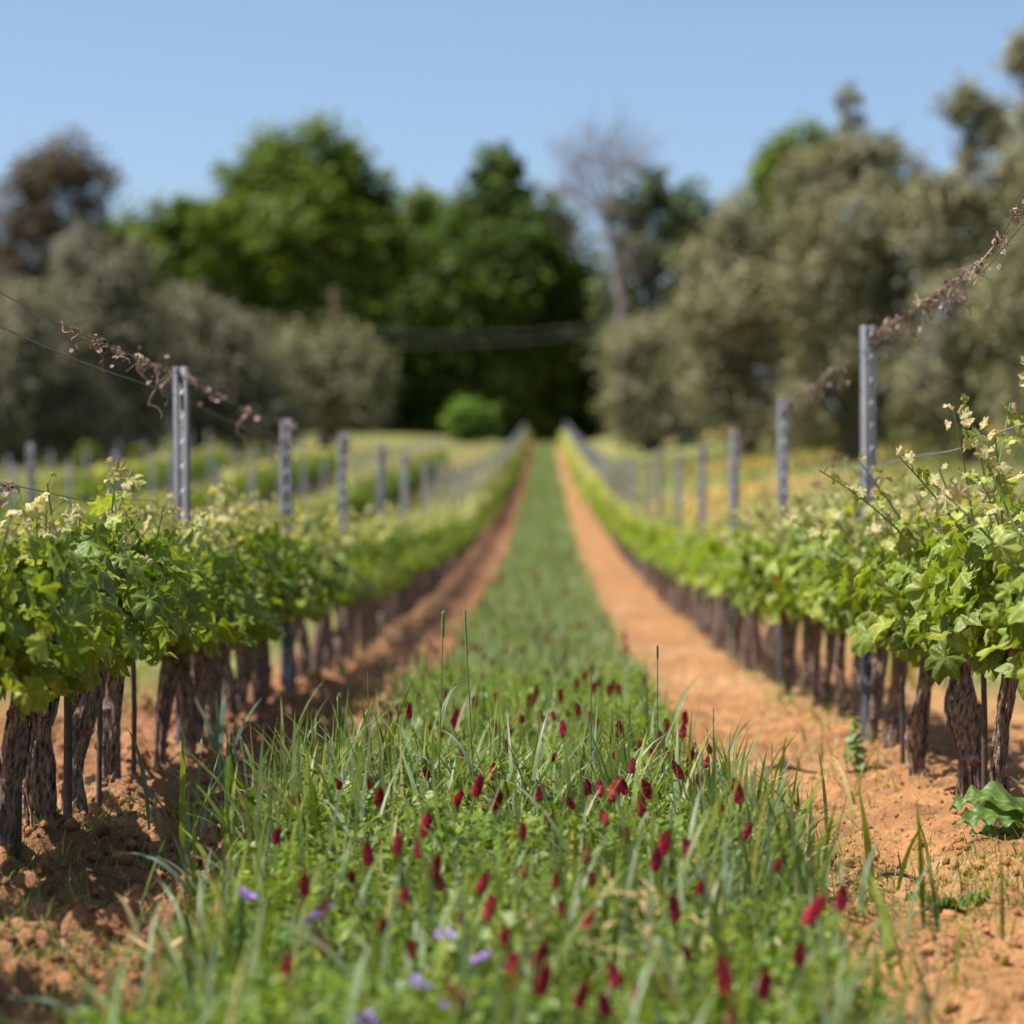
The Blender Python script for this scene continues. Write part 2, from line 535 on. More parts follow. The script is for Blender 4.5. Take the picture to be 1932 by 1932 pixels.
tree("broad_tree", "largest round bright green tree left of the lane's far end", "tree", 575, 235, 830, 185,
     [(0, 330, 0, 120, 90), (-70, 350, -1, 90, 80), (90, 360, 0, 75, 75), (-150, 440, 1, 110, 80), (-10, 460, -3, 130, 90), (110, 470, -1, 90, 90),
      (-210, 470, 0, 60, 60), (-120, 560, -2, 110, 70), (40, 580, -1, 130, 90), (60, 690, 0, 150, 110)],
     34000, .46, G_OAK, 21, M_TREE, trunk_r=.5, kclump=38, clump=.17, fill=.30)
tree("spreading_tree", "lower light green tree reaching out left beneath the largest round tree", "tree", 300, 380, 830, 180,
     [(0, 440, 0, 70, 60), (-70, 470, 0, 60, 50), (70, 430, 0, 60, 55), (30, 520, 0, 90, 80), (-60, 590, 1, 90, 90), (90, 640, 0, 90, 90)],
     15000, .44, G_OAK, 22, M_TREE, trunk_r=.35, kclump=34, clump=.17, fill=.30)
tree("pointed_tree", "tall dark green tree with a pointed crown at the lane's far end", "tree", 940, 270, 830, 183,
     [(0, 320, 0, 42, 50), (-5, 390, 0, 72, 65), (50, 440, 0, 90, 70), (-70, 470, 0, 95, 80), (0, 520, -2, 120, 90), (110, 520, 0, 90, 90), (-110, 590, 0, 110, 100),
      (30, 630, 0, 130, 100), (140, 640, 0, 80, 110), (0, 730, 1, 140, 90)],
     34000, .44, G_DARK, 23, M_TREE, trunk_r=.45, kclump=36, clump=.17, fill=.42)
tree("leafy_tree", "small pale green tree crown between round tree and pointed tree", "tree", 795, 372, 830, 190,
     [(0, 430, 0, 75, 58), (-40, 500, 0, 80, 70), (50, 500, 0, 80, 80), (-30, 640, 0, 110, 110)],
     14000, .44, G_OAK, 24, M_TREE, trunk_r=.3, kclump=18, fill=.35)
for q, (u_, y_, s_, lab) in enumerate([(760, 187, 1, "dark bushy evergreen under the pale green small tree"), (870, 186, 1, "dark bushy evergreen behind the young bright green bush"),
                                       (990, 188, 1, "dark bushy evergreen filling the shade at the lane's end"), (1110, 186, 1.05, "dark bushy evergreen beside the bare tree's trunk")]):
    tree("evergreen_tree", lab, "tree", u_, 600, 830, y_,
         [(0, 640, 0, 95, 75), (-40, 720, 0, 90, 80), (45, 730, 0, 90, 80), (0, 800, 0, 110, 60)], 9000, .46, G_DARK, 30 + q, M_TREE, trunk_r=.3,
         group="dark evergreens at the end of the lane", kclump=20, fill=.5)
tree("brown_tree", "sparse brownish tree standing at the far left against the sky", "tree", 105, 255, 860, 140,
     [(0, 310, 0, 70, 50), (-60, 340, 0, 50, 55), (55, 340, 0, 55, 55), (-30, 400, 0, 60, 50), (60, 420, 0, 40, 50), (-80, 440, 0, 60, 70), (0, 520, 0, 70, 60), (-95, 530, 0, 70, 60)],
     8500, .34, G_BROWN, 25, M_TREE, trunk_r=.3, trunk_h=.55, kclump=20, clump=.26, fill=.3, tv=DIAMOND_V, tf=DIAMOND_F)
tree("sparse_tree", "thin leaved small tree right of the bare tree", "tree", 1215, 315, 830, 175,
     [(0, 350, 0, 48, 36), (-35, 400, 0, 45, 40), (45, 400, 0, 45, 38), (0, 470, 0, 75, 50), (70, 450, 0, 50, 50), (-10, 560, 0, 90, 60), (10, 660, 0, 110, 90)],
     3000, .55, [(.08, .105, .05), (.12, .145, .075), (.16, .18, .10)], 26, M_TREE, trunk_r=.25, kclump=14, fill=.25)
tree("sparse_tree", "thin leaved tree between the bare tree and the grey olives", "tree", 1310, 340, 830, 180,
     [(0, 385, 0, 42, 38), (-30, 440, 0, 50, 45), (35, 450, 0, 60, 60), (0, 540, 0, 80, 70), (20, 650, 0, 100, 100)],
     3000, .55, [(.06, .10, .03), (.10, .15, .045), (.14, .18, .06)], 27, M_TREE, trunk_r=.25, kclump=14, fill=.25)
tree("broad_tree", "green tree peeping over the grey olives on the right", "tree", 1500, 235, 830, 150,
     [(0, 300, 0, 62, 60), (-40, 340, 0, 50, 45), (45, 330, 0, 60, 55), (0, 430, 0, 100, 90), (10, 560, 0, 110, 120)],
     10000, .4, G_OAK, 28, M_TREE, trunk_r=.35, kclump=20, fill=.35)

# olives
OL = dict(mat=M_OLIVE, tv=DIAMOND_V, tf=DIAMOND_F, kclump=34, clump=.19)
gl = "grey green olive trees on the left"
tree("olive_tree", "grey olive tree at the left edge behind the wires", "tree", 40, 560, 860, 84,
     [(-60, 600, 0, 95, 90), (30, 640, -1, 100, 90), (-40, 720, -1, 110, 90), (50, 770, 0, 100, 80), (110, 790, 0, 90, 80), (-30, 820, 0, 110, 60)], 20000, .20, G_OLIVE_SHADE, seed=41, trunk_r=.28, group=gl, fill=.45, **OL)
tree("olive_tree", "tallest left olive tree rising under the brown tree", "tree", 190, 420, 860, 92,
     [(-40, 480, 0, 60, 60), (25, 520, 0, 90, 70), (-30, 600, -1, 100, 80), (50, 640, 0, 110, 90), (0, 740, 0, 130, 90), (30, 800, 0, 100, 60), (-90, 780, 0, 90, 80)], 21000, .22, G_OLIVE_SHADE, seed=42, trunk_r=.3, group=gl, fill=.45, **OL)
tree("olive_tree", "dull olive tree directly behind the nearest left post", "tree", 370, 545, 860, 96,
     [(-20, 610, 0, 90, 70), (60, 640, 0, 80, 75), (0, 710, -1, 110, 80), (40, 780, 0, 110, 70), (125, 740, 0, 80, 80), (130, 800, 0, 80, 60)], 13000, .22, G_OLIVE_SHADE, seed=43, trunk_r=.3, group=gl, fill=.45, **OL)
tree("olive_tree", "round pale olive bush left of the lane's dark end", "tree", 610, 605, 830, 118,
     [(-60, 680, 0, 70, 60), (20, 670, 0, 75, 62), (80, 700, 0, 60, 60), (-20, 740, 0, 100, 60), (50, 770, 0, 85, 50)], 8500, .26, G_OLIVE, seed=44, trunk_r=.28, group=gl, fill=.45, **OL)
gr = "grey green olive trees on the right"
tree("olive_tree", "lowest right olive tree next to the lane's dark end", "tree", 1225, 590, 840, 118,
     [(-35, 660, 0, 62, 62), (40, 650, 0, 75, 60), (-20, 740, 0, 80, 65), (60, 750, 0, 80, 80), (10, 800, 0, 90, 50)], 8500, .26, G_OLIVE, seed=51, trunk_r=.28, group=gr, fill=.35, **OL)
tree("olive_tree", "tall olive tree rising second from left on the right side", "tree", 1410, 370, 850, 92,
     [(-10, 420, 0, 62, 55), (-60, 500, 0, 75, 70), (60, 490, 0, 80, 80), (-20, 590, -1, 110, 85), (70, 640, 0, 90, 80), (-50, 700, 0, 100, 90), (40, 770, 0, 120, 80)],
     19000, .22, G_OLIVE, seed=52, trunk_r=.32, group=gr, fill=.45, **OL)
tree("olive_tree", "tallest right olive tree with a small tuft at its top", "tree", 1610, 155, 850, 74,
     [(-10, 185, 0, 24, 24), (0, 225, 0, 22, 20), (20, 300, 0, 85, 55), (-70, 350, 0, 75, 65), (80, 360, 0, 70, 75), (0, 440, -1, 115, 85), (-60, 540, -1, 95, 85), (80, 540, 0, 95, 90),
      (10, 650, -1, 120, 90), (-50, 760, 0, 100, 80), (80, 760, 0, 100, 80)],
     26000, .18, G_OLIVE, seed=53, trunk_r=.32, group=gr, fill=.45, **OL)
tree("olive_tree", "olive tree with a loose wispy top near the right edge", "tree", 1840, 150, 850, 68,
     [(-20, 195, 0, 46, 42), (28, 235, 0, 38, 50), (-10, 290, 0, 20, 40), (-10, 380, 0, 70, 60), (-90, 385, 0, 60, 55), (70, 380, 0, 60, 60), (-60, 450, 0, 80, 80), (50, 480, 0, 85, 90), (-10, 600, -1, 110, 90), (60, 690, 0, 110, 90), (-60, 740, 0, 110, 90)],
     27000, .17, G_OLIVE, seed=54, trunk_r=.3, group=gr, fill=.45, **OL)
tree("olive_tree", "closest olive tree cut off by the right edge", "tree", 1992, 40, 850, 60,
     [(-40, 110, 0, 55, 60), (0, 200, 0, 70, 80), (-20, 320, 0, 90, 90), (20, 450, 0, 110, 100), (-30, 600, 0, 120, 110), (0, 740, 0, 130, 100)],
     20000, .16, G_OLIVE, seed=55, trunk_r=.3, group=gr, fill=.45, **OL)

# bare tree
def bare_tree():
    rng = np.random.default_rng(61)
    y = 168.0; u = 1175
    x = (u - 1030) * y / F; zb = float(base_z(x, y)) - .2; k = y / F
    t = thing("bare_tree", "leafless purple brown tree with fine branches against the sky", "tree", (x, y, zb))
    def P(uu, v, dy=0.0):
        return np.array([(uu - u) * k, dy, CAMZ - (v - 1030) * k - zb])
    bark = (.24, .185, .175)
    tr = [P(1180, 860), P(1182, 700), P(1172, 560), P(1160, 470), P(1140, 400)]
    obj("trunk", make_mesh("trunk", tube(tr, [.42, .36, .30, .24, .16], 9, bark, wob=.1), smooth=True), M_TREEBARK, t)
    parts = []
    def grow(p, d, L, r, lev):
        n = 5
        pts = [p]
        dd = d
        for i in range(n):
            dd = unit(dd + rng.normal(0, .12, 3) + np.array([0, 0, .05]))
            pts.append(pts[-1] + dd * L / n)
        pts = np.array(pts)
        parts.extend(tube(pts, np.linspace(r, r * .45, n + 1), 5 if lev < 2 else 3, bark, cap=False))
        if lev >= 5:
            return
        for j in range(4 if lev < 4 else 3):
            q = pts[rng.integers(2, n + 1)]
            nd = unit(dd + rng.normal(0, .55, 3) * np.array([1, .8, .7]))
            grow(q, nd, L * rng.uniform(.6, .85), r * .52, lev + 1)
    for (uu, v, e) in [(1140, 400, (1090, 300)), (1150, 440, (1150, 270)), (1145, 415, (1070, 330)), (1150, 430, (1180, 300)), (1175, 580, (1130, 470)), (1150, 440, (1110, 260)), (1170, 540, (1070, 420))]:
        a = P(uu, v); b = P(*e, dy=rng.normal(0, 1.5))
        grow(a, unit(b - a), np.linalg.norm(b - a) * .62, .11, 1)
    obj("branches", make_mesh("branches", parts), M_TREEBARK, t)
bare_tree()

# young bright bush at the lane end
def bush(name, label, u, v, y, ru, rv, n, size, pal, seed):
    rng = np.random.default_rng(seed)
    k = y / F; x = (u - 1030) * k; zb = float(base_z(x, y)); h = CAMZ - (v - 1030) * k - zb
    t = thing(name, label, "bush", (x, y, zb))
    st = []
    for _ in range(7):
        e = np.array([rng.normal(0, .5) * ru * k, rng.normal(0, .4) * ru * k, h * rng.uniform(.6, 1.1)])
        st += tube(limb_path(np.array([0, 0, -.05]), e, rng), np.linspace(.03, .01, 7), 5, (.1, .1, .05))
    obj("stems", make_mesh("stems", st), M_TREEBARK, t)
    obj("foliage", make_mesh("foliage", [crown_part([(0, 0, h, ru * k, ru * k, rv * k), (-ru * k * .5, 0, h * .7, ru * k * .7, ru * k * .7, rv * k * .8), (ru * k * .5, 0, h * .7, ru * k * .7, ru * k * .7, rv * k * .8)],
        n, size, pal, rng, fill=.4)]), M_TREE, t)
bush("young_bush", "small bright yellow green bush before the dark trees at the lane's end", 890, 785, 158, 38, 28, 1500, .35, [(.09, .17, .02), (.14, .24, .03), (.19, .30, .05)], 71)
bush("field_bush", "small yellow green bush in front of the left olives", 162, 862, 62, 18, 22, 500, .16, [(.13, .17, .03), (.18, .22, .05)], 72)
bush("field_bush", "little yellow green bush left of the nearest left post", 262, 868, 64, 14, 20, 500, .16, [(.15, .17, .04), (.2, .22, .06)], 73)

# utility pole and line
yp = 150.0
pz = at(632, 540, yp); pb = float(base_z(pz[0], yp))
pole = thing("utility_pole", "thin weathered wooden pole in front of the green trees", "pole", (pz[0], yp, pb))
obj("pole_shaft", make_mesh("pole_shaft", tube([[0, 0, -.2], [0, 0, (pz[2] - pb) * .5], [0, 0, pz[2] - pb]], [.28, .25, .2], 10, (.17, .13, .09))), M_TREEBARK, pole)
obj("crossarm", make_mesh("crossarm", tube([[-.7, 0, pz[2] - pb - .5], [.7, 0, pz[2] - pb - .5]], .09, 6, (.15, .11, .08))), M_TREEBARK, pole)
for k, (v0, v1, lab) in enumerate([(622, 598, "upper thin overhead cable crossing the dark trees"), (648, 612, "lower thin overhead cable crossing the dark trees")]):
    a = at(632, v0, yp); b = at(1240, v1, yp)
    t = np.linspace(0, 1, 24)[:, None]
    p = a + (b - a) * t - np.array([0, 0, .5]) * np.sin(np.pi * t)
    tag(obj("overhead_cable", make_mesh("overhead_cable", tube(p, .02, 5, (.16, .16, .15))), M_WIRE), lab, "cable", "overhead cables at the lane's end")

# ------------------------------------------------------------------ vineyard posts and wires
PS = 3.65
ROWNAME = ["the right row", "the left row", "the second left row", "the third left row", "the fourth left row", "the fifth left row", "the sixth left row"]
POST_Y = {}
POST_H = {}
starts = [10.0, 9.3, 19.3, 31.0, 43.0, 55.0, 67.5]
ends = [165, 165, 96, 78, 72, 56, 68]
for r in range(7):
    ys = np.arange(starts[r], ends[r], PS)
    POST_Y[r] = ys
    rg = np.random.default_rng(80 + r)
    POST_H[r] = (1.50 if r == 0 else 1.42) + rg.normal(0, .025, len(ys))
POST_H[0][:4] = [1.59, 1.52, 1.50, 1.47]
POST_H[1][:4] = [1.385, 1.38, 1.455, 1.475]


def post_mesh(h, hooks=True):
    # folded steel channel: slanted left wing, flat web, right wing
    w, d = .0265, .024
    prof = np.array([(-w, d), (-w - .001, 0.0), (-w + .012, -.012), (-.012, -.012), (-.008, -.004), (.010, -.004), (.014, -.012), (w, -.010), (w + .001, d)])
    t = .0028
    nrm = np.gradient(prof, axis=0); nrm = unit(np.stack([-nrm[:, 1], nrm[:, 0]], -1))
    inn = prof + nrm * t
    loop = np.concatenate([prof, inn[::-1]])
    n = len(loop); L = np.array([-.3, h])
    v = np.concatenate([np.concatenate([loop, np.full((n, 1), z)], 1) for z in L])
    j = np.arange(n)
    f = np.stack([j, (j + 1) % n, n + (j + 1) % n, n + j], -1)
    m = len(prof)
    k = np.arange(m - 1)
    top = np.stack([n + k, n + k + 1, n + n - 2 - k, n + n - 1 - k], -1)
    base = make_mesh("post_profile", [(v, np.concatenate([f, top]), (.075, .078, .09))])
    hk = [(np.array([[-.004, -.0052, .2], [.003, -.0052, .2], [.003, -.0052, h - .02], [-.004, -.0052, h - .02], [-.004, -.0045, .2], [.003, -.0045, .2], [.003, -.0045, h - .02], [-.004, -.0045, h - .02]]), np.array([[0, 1, 2, 3], [0, 4, 5, 1], [2, 6, 7, 3], [1, 5, 6, 2], [3, 7, 4, 0]]), (.10, .103, .115))]
    zs = np.arange(.25, h - .04, .085)
    for i, z in enumerate(zs):
        # pressed wire hooks: small slanted tabs standing proud of the web
        x0 = .0
        q = np.array([[x0 - .011, -.0075, z], [x0 - .003, -.019, z + .004], [x0 + .010, -.019, z + .040], [x0 + .002, -.0075, z + .036],
                      [x0 - .011, -.0055, z], [x0 - .003, -.0115, z + .004], [x0 + .010, -.0115, z + .040], [x0 + .002, -.0055, z + .036]])
        hk.append((q, np.array([[0, 1, 2, 3], [7, 6, 5, 4], [0, 4, 5, 1], [1, 5, 6, 2], [2, 6, 7, 3], [3, 7, 4, 0]]), (.62, .62, .60)))  # steel tabs coloured far paler than the channel, a painted glint of sun
    return base, make_mesh("post_hooks", hk)


POST_MESH = {}
ALLPOST = []
for r in range(7):
    rg = np.random.default_rng(90 + r)
    for i, (y, h) in enumerate(zip(POST_Y[r], POST_H[r])):
        if r >= 3 and (y > 70 or r > 4):
            continue
        hq = round(float(h), 2)
        if hq not in POST_MESH:
            POST_MESH[hq] = post_mesh(hq)
        x = ROWS[r]
        p = thing("vineyard_post", "grey slotted steel post, %s along %s" % (ordw(i + 1), ROWNAME[r]), "post", (x, y, float(base_z(x, y)) - .01),
                  "steel posts of the vine rows", rz=rg.normal(0, .12))
        p.rotation_euler[0] = rg.normal(0, .008); p.rotation_euler[1] = rg.normal(0, .008)
        obj("channel", POST_MESH[hq][0], M_STEEL, p)
        obj("hooks", POST_MESH[hq][1], M_STEEL, p)


def top_at(r, y):
    return np.interp(y, POST_Y[r], POST_H[r]) + base_z(np.full_like(y, ROWS[r]), y)


WIRES = {}
for r in range(5):
    specs = [("upper strand of the top wire along " + ROWNAME[r], -.05, .018, 0), ("lower strand of the top wire along " + ROWNAME[r], -.11, -.018, 0),
             ("middle wire running through the leaves of " + ROWNAME[r], None, .0, 1)]
    if r >= 2:
        specs = specs[:1]
    y0 = 4.6 if r < 2 else starts[r] - 3
    for lab, dz, dx, mid in specs:
        y = np.concatenate([np.arange(y0, min(40, ends[r]), .1825), np.arange(min(40, ends[r]), ends[r] - 1, 1.825)]) if r < 2 else np.arange(y0, ends[r] - 1, 1.2)
        ph = (y - starts[r]) / PS
        sag = .012 * (1 - np.cos(2 * np.pi * ph)) / 2
        if mid:
            hz = {0: 1.05, 1: .905}[r]
            z = base_z(np.full_like(y, ROWS[r]), y) + hz - sag + .006 * np.sin(y * 3.1)
        else:
            z = top_at(r, y) + dz - sag
            if r == 0:
                z = z + np.interp(y, [4, 6.76, 7.1, 7.43, 10], [.55, .125, .06, .03, 0] if dz > -.08 else [.25, .065, .035, .02, 0])
        x = ROWS[r] + dx + .006 * np.sin(y * 1.7) + 0 * y - (.034 if mid else 0)
        pth = np.stack([x, y, z], -1)
        WIRES[(r, mid, dz)] = pth
        tag(obj("trellis_wire", make_mesh("trellis_wire", tube(pth, .0021 if mid and r == 0 else .0016, 5, (.30, .29, .28) if mid and r == 0 else (.13, .11, .10))), M_WIRE), lab, "wire", "trellis wires along the vine rows")


# dead tendrils curled round the wires
def tendril_mesh(seed, length, n, hang=.12, dense=1.0, r0=.0028):
    rng = np.random.default_rng(seed)
    parts = []
    for i in range(n):
        s0 = rng.uniform(-.5, .5) * length
        k = rng.integers(10, 18)
        a = rng.uniform(0, 6.28); pit = rng.uniform(.012, .03); rad = rng.uniform(.004, .012)
        t = np.linspace(0, 1, k)
        mode = rng.random()
        if mode < .25:      # coil round the wire
            p = np.stack([rad * np.cos(a + t * 9), s0 + t * pit * 4, rad * np.sin(a + t * 9)], -1)
        elif mode < .7:     # dangling hook
            L = rng.uniform(.15, 1.0) ** 1.6 * hang
            p = np.stack([rng.normal(0, .25) * L * t + .012 * np.sin(t * 7 + a), s0 + rng.normal(0, .35) * L * t, -L * t ** .8], -1)
            p[-5:, 0] += .014 * (1 - np.cos(np.linspace(0, 4, 5))); p[-5:, 2] += .01 * np.sin(np.linspace(0, 4, 5))
        else:               # straight snag that sticks out
            L = rng.uniform(.03, .10)
            d = unit(rng.normal(0, 1, 3) * np.array([.8, .8, .5]))
            p = np.array([0, s0, 0]) + d * L * t[:, None] + np.array([.01, .01, .01]) * np.sin(t * 5 + a)[:, None]
        col = np.array([.20, .135, .11]) * rng.uniform(.6, 1.5) if rng.random() < .75 else np.array([.45, .34, .26]) * rng.uniform(.7, 1.1)
        parts += tube(p, np.linspace(r0 * 1.4, r0 * .6, k) * rng.uniform(.6, 1.5), 4, col, cap=False)
    tt = np.linspace(-.5, .5, 14)
    parts += tube(np.stack([.008 * np.sin(tt * 19 + seed), tt * length, .008 * np.cos(tt * 17 + seed)], -1), r0 * .9, 4, (.20, .14, .11))
    # papery scraps of dead leaf
    m = int(n * 1.0)
    pos = np.stack([rng.normal(0, .015, m), rng.uniform(-.5, .5, m) * length, rng.normal(-.02, .025, m)], -1)
    col = np.array([.26, .18, .15]) * rng.uniform(.6, 1.7, (m, 1))
    parts.append(inst(BROAD_V, BROAD_F, frames(rng.normal(0, 1, (m, 3)), rng.normal(0, 1, (m, 3))), pos, rng.uniform(.008, .026, m), col))
    return make_mesh("dried_tendril", parts)


TG = "dried tendrils curled on the trellis wires"
def tendril(r, y, seed, length, n, label, hang=.12, mid=0, dz=-.05, r0=.0016):
    n = max(4, int(n * .36))
    pth = WIRES[(r, mid, None if mid else dz)]
    p = [np.interp(y, pth[:, 1], pth[:, k]) for k in range(3)]
    o = obj("dried_tendril", tendril_mesh(seed, length, n, hang, r0=r0), M_TWIG, None, (p[0], y, p[2]))
    tag(o, label, "tendril", TG)

for args in [
    (1, 6350 / (1030 - 128), 1, .06, 5, "small dried tendril knot on the upper left wire nearest the left edge", .05),
    (1, 6350 / (1030 - 168), 2, .16, 8, "dried tendril with two pale drooping snags on the upper left wire", .09),
    (1, 6350 / (1030 - 205), 3, .12, 4, "tiny dried curl on left wire between pale snags and big clump", .05),
    (1, 6350 / (1030 - 255), 4, .5, 26, "large tangled dried tendril clump with long dangling hooks left of first left post", .22),
    (1, 6350 / (1030 - 300), 5, .35, 12, "dried tendril tangle just left of the first left post", .14),
    (1, 9.3, 6, .25, 16, "dried tendril bunch wrapped at the first left post's top", .06),
    (1, 10.0, 7, .8, 22, "long dried tendril strand on the wire behind first left post", .08),
    (1, 11.1, 8, .5, 16, "dried tendril clump hanging low midway between first two left posts", .28),
    (1, 12.6, 9, .7, 30, "dried tendril bunch at the second left post", .2),
    (0, 6.95, 11, .10, 6, "small dried curl on the right wire near the right edge", .05),
    (0, 7.25, 12, .12, 8, "dried curl on right wire above the big tangle", .07),
    (0, 7.65, 13, .6, 30, "pale dried tendril tangle topping the right wire's long strand", .12),
    (0, 8.3, 14, .9, 70, "densest dried tendril tangle midway on the right wire", .13),
    (0, 8.9, 15, .7, 36, "dried tendril tangle with a long broken snag hanging on right wire", .26),
    (0, 9.6, 16, .9, 44, "reddish dried tendril strand just right of the first right post", .08),
    (0, 10.1, 17, .3, 20, "dried tendril bunch around the first right post's top", .08),
    (0, 11.4, 18, 1.2, 40, "dried tendril strand midway between first two right posts", .12),
    (0, 12.4, 19, .8, 26, "dried tendril strand approaching the second right post", .1)]:
    tendril(*args)
for r in (0, 1):
    for i in range(2 if r else 1, 14):
        if i >= len(POST_Y[r]): break
        tendril(r, POST_Y[r][i] - .05, 100 + 20 * r + i, .5, 26, "fuzzy dried tendril bunch at the %s post of %s" % (ordw(i + 1), ROWNAME[r]), .16, 0, -.05, .004)
tendril(1, 6350 / (1030 - 40), 140, .12, 22, "purplish dried cluster on the middle left wire by the left edge", .05, 1)
tendril(1, 6350 / (1030 - 205), 141, .08, 12, "dried tendril knot on the middle left wire above the leaves", .09, 1)
tendril(0, 6096 / 520, 142, .35, 18, "pinkish dried tendril knot on middle right wire near first post", .1, 1)


# ------------------------------------------------------------------ vines
def leaf_template(na):
    ang = np.array([0, 12, 24, 30, 40, 52, 64, 74, 82, 94, 106, 118, 132, 150, 168, 180.])
    rad = np.array([1.0, .84, .72, .60, .78, .93, .80, .68, .56, .70, .76, .66, .56, .52, .40, .12])
    if na >= 26:
        a = np.linspace(-178, 178, na); r = np.interp(np.abs(a), ang, rad)
        r = r * (1 + np.where(np.arange(na) % 2 == 0, .055, -.055))
    elif na >= 11:
        a = np.array([-168, -132, -106, -82, -52, -29, 0, 29, 52, 82, 106, 132, 168.]); r = np.interp(np.abs(a), ang, rad)
    else:
        a = np.array([-150, -100, -52, 0, 52, 100, 150.]); r = np.interp(np.abs(a), ang, rad)
    ar = np.radians(a)
    xy = np.stack([np.sin(ar) * r, np.cos(ar) * r], -1) * .58
    z = -.30 * (xy ** 2).sum(1) * 1.4 + .045 * np.cos(ar * 360 / 53) * r
    n = len(a)
    if na >= 26:         # extra ring so the blade can fold along its veins
        xm = xy * .55; zm = -.30 * (xm ** 2).sum(1) * 1.4 + .055 * np.cos(ar * 360 / 53) * r
        v = np.concatenate([[[0, 0, 0]], np.c_[xm, zm], np.c_[xy, z]])
        i = np.arange(n - 1)
        tri = np.stack([0 * i, 2 + i, 1 + i], -1)
        q = np.stack([1 + i, 2 + i, 2 + n + i, 1 + n + i], -1)
        f = np.concatenate([np.c_[tri[:, :3], tri[:, 2]][:, :3], np.stack([q[:, 0], q[:, 1], q[:, 2]], -1), np.stack([q[:, 0], q[:, 2], q[:, 3]], -1)])
    else:
        v = np.concatenate([[[0, 0, 0]], np.c_[xy, z]])
        i = np.arange(n - 1)
        f = np.stack([0 * i, 2 + i, 1 + i], -1)
    return v, f, v[:, :2].copy()


LEAF = {0: leaf_template(30), 1: leaf_template(13), 2: leaf_template(7)}
CM = np.array([.125, .195, .018]); CB = np.array([.275, .335, .040]); CY = np.array([.36, .385, .11]); CT = np.array([.57, .45, .26])


